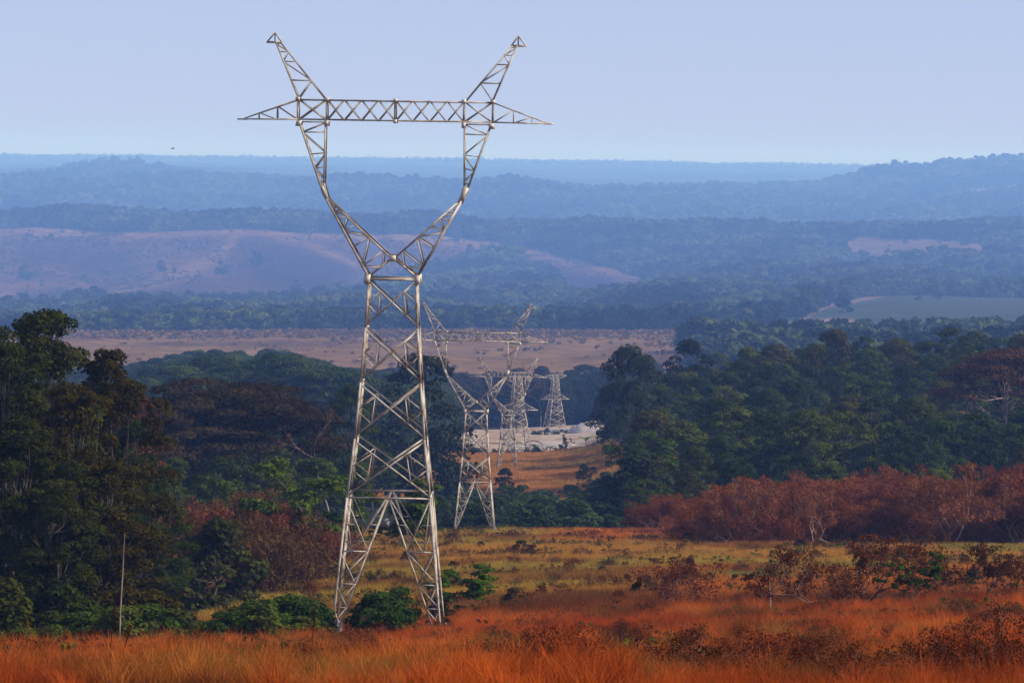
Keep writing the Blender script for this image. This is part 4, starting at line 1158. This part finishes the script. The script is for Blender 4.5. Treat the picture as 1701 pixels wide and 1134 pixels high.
def far_wood(name, D0, D1, n, seed, scl=1.0, thin=None, tints=((.010, .017, .007), (.045, .052, .017))):
    x, D, r = area_points(n, D0, D1, -.17, .17, seed)
    px, _, burnt, f1, f2, olive, f3, far = bare_masks(x, D)
    bare = np.clip(burnt + f1 + f2 + olive + f3 + far, 0, 1)
    keep = (r.random(n) > bare * .998) & ~((px > 1290) & (D > 4380) & (D < 4720))
    if thin is not None: keep &= thin(x, D, r)
    x, D = x[keep], D[keep]; n = len(x)
    s = scl * (.55 + 1.05 * r.random(n) ** 2.2) * (.8 + .5 * fbm(x, D, 150, seed))
    t = mixc(tints[0], tints[1], r.random(n)) * (.25 + 1.5 * sstep(.3, .7, fbm(x, D, 110, seed + 1)))[:, None]
    scatter(name, np.stack([x, D, ground(x, D) - 1.5], 1), np.stack([0 * x, 0 * x, r.random(n) * 6.28], 1), np.stack([s * 1.1, s * 1.1, s], 1), r.integers(0, 4, n), t, FARV)

def right_only(x, D, r):
    px, py = proj(x, D, ground(x, D)); return (px > 1130 + 60 * fbm(x, D, 200, 5)) & (py < 640)
far_wood("far_wood", 2600, 3750, 9000, 81, 1.25, right_only)
far_wood("valley_wood", 4390, 5620, 26000, 82, 1.1)
far_wood("ridge_wood", 5620, 7650, 52000, 83, 1.1)
far_wood("distant_wood", 9300, 13300, 56000, 84, 1.5)
far_wood("horizon_wood", 19500, 26500, 26000, 85, 1.1)
# middle-distance woods, left of the line and behind the quarry
MIDV = []
for i in range(7):
    c = TREES['forest%d' % i]['crown'].copy(); c.data = c.data.copy(); c.data.materials.clear(); c.data.materials.append(M_LEAF_I); c.name = "mid_crown"; MIDV.append(c)
def mid_wood(name, D0, D1, u0, u1, n, seed, hfn, tints, inside):
    x, D, r = area_points(n, D0, D1, u0, u1, seed); px, py = proj(x, D, ground(x, D)); keep = inside(px, D, r); x, D, px = x[keep], D[keep], px[keep]; n = len(x)
    s = hfn(px) / 24 * (.7 + .5 * r.random(n)); t = mixc(tints[0], tints[1], r.random(n)) * (.6 + .8 * r.random(n))[:, None]
    scatter(name, np.stack([x, D, ground(x, D) - 1.5], 1), np.stack([0 * x, 0 * x, r.random(n) * 6.28], 1), np.stack([s * 1.15, s * 1.15, s], 1), r.integers(0, 7, n), t, MIDV)
mid_wood("middle_wood", 1420, 2400, -.19, -.018, 2600, 91, lambda p: np.interp(p, [0, 180, 330, 460, 700], [15, 18, 29, 34, 26]), ((.019, .032, .012), (.032, .042, .014)), lambda p, D, r: (p < 735 - (D < 1700) * 45))
mid_wood("quarry_wood", 2270, 2650, -.035, .04, 420, 92, lambda p: 26 + 0 * p, ((.028, .021, .014), (.017, .024, .012)), lambda p, D, r: p > 0)
# plateau scrub
x, D, r = area_points(15000, 3000, 4390, -.17, .17, 86)
a = fbm(x, D, 260, 15); b = fbm(x, D, 90, 16); px, py = proj(x, D, ground(x, D))
dens = .02 + .55 * sstep(.56, .70, b) * sstep(200, 600, px) + .9 * sstep(3980, 4150, D) * (px < 1200); keep = r.random(len(x)) < dens; x, D, px = x[keep], D[keep], px[keep]; n = len(x)
t = mixc((.12, .062, .042), (.075, .055, .034), sstep(.4, .7, r.random(n))) ; k_ = (r.random(n) < .25)[:, None]; t = t * (1 - k_) + np.array([.20, .12, .075]) * k_
s = .45 + .7 * r.random(n) + .6 * sstep(4050, 4250, D)
scatter("plateau_scrub", np.stack([x, D, ground(x, D) - .2], 1), np.stack([0 * x, 0 * x, r.random(n) * 6.28], 1), np.stack([s, s, s], 1), r.integers(0, 3, n), t, SCRUB)
# burnt hillside scrub
x, D, r = area_points(26000, 5600, 7150, -.17, .06, 87)
_, _, burnt, f1, f2, olive, f3, far = bare_masks(x, D); keep = (burnt > .6) & (r.random(len(x)) < sstep(.46, .66, fbm(x, D, 160, 18)) * .45 + .02); x, D = x[keep], D[keep]; n = len(x)
t = mixc((.06, .034, .034), (.045, .034, .03), r.random(n)); s = .6 + .7 * r.random(n)
scatter("hillside_scrub", np.stack([x, D, ground(x, D) - .2], 1), np.stack([0 * x, 0 * x, r.random(n) * 6.28], 1), np.stack([s, s, s], 1), r.integers(0, 3, n), t, SCRUB)

# ------------------------------------------------------------------ haze: the air between here and the horizon
mb = MB(); zlo = float(ZG.min()) * 1.72 - 60; zhi = 150.0
mb.box((0, 23000, (zlo + zhi) / 2), (17000, 0, 0), (0, 23400, 0), (0, 0, (zhi - zlo) / 2))
hz = mb.build("haze", M_DARK)
m, n_, N, L = mat("haze_air")
pv = N.new("ShaderNodeVolumePrincipled"); pv.inputs['Color'].default_value = HAZE_COLOR; pv.inputs['Density'].default_value = HAZE_DENSITY
pv.inputs['Absorption Color'].default_value = (.76, .86, 1, 1); pv.inputs['Anisotropy'].default_value = 0.0
om = N.new("ShaderNodeOutputMaterial"); L.new(pv.outputs[0], om.inputs['Volume'])
hz.data.materials.clear(); hz.data.materials.append(m); tag(hz, kind="stuff")
hz.display_type = 'WIRE'
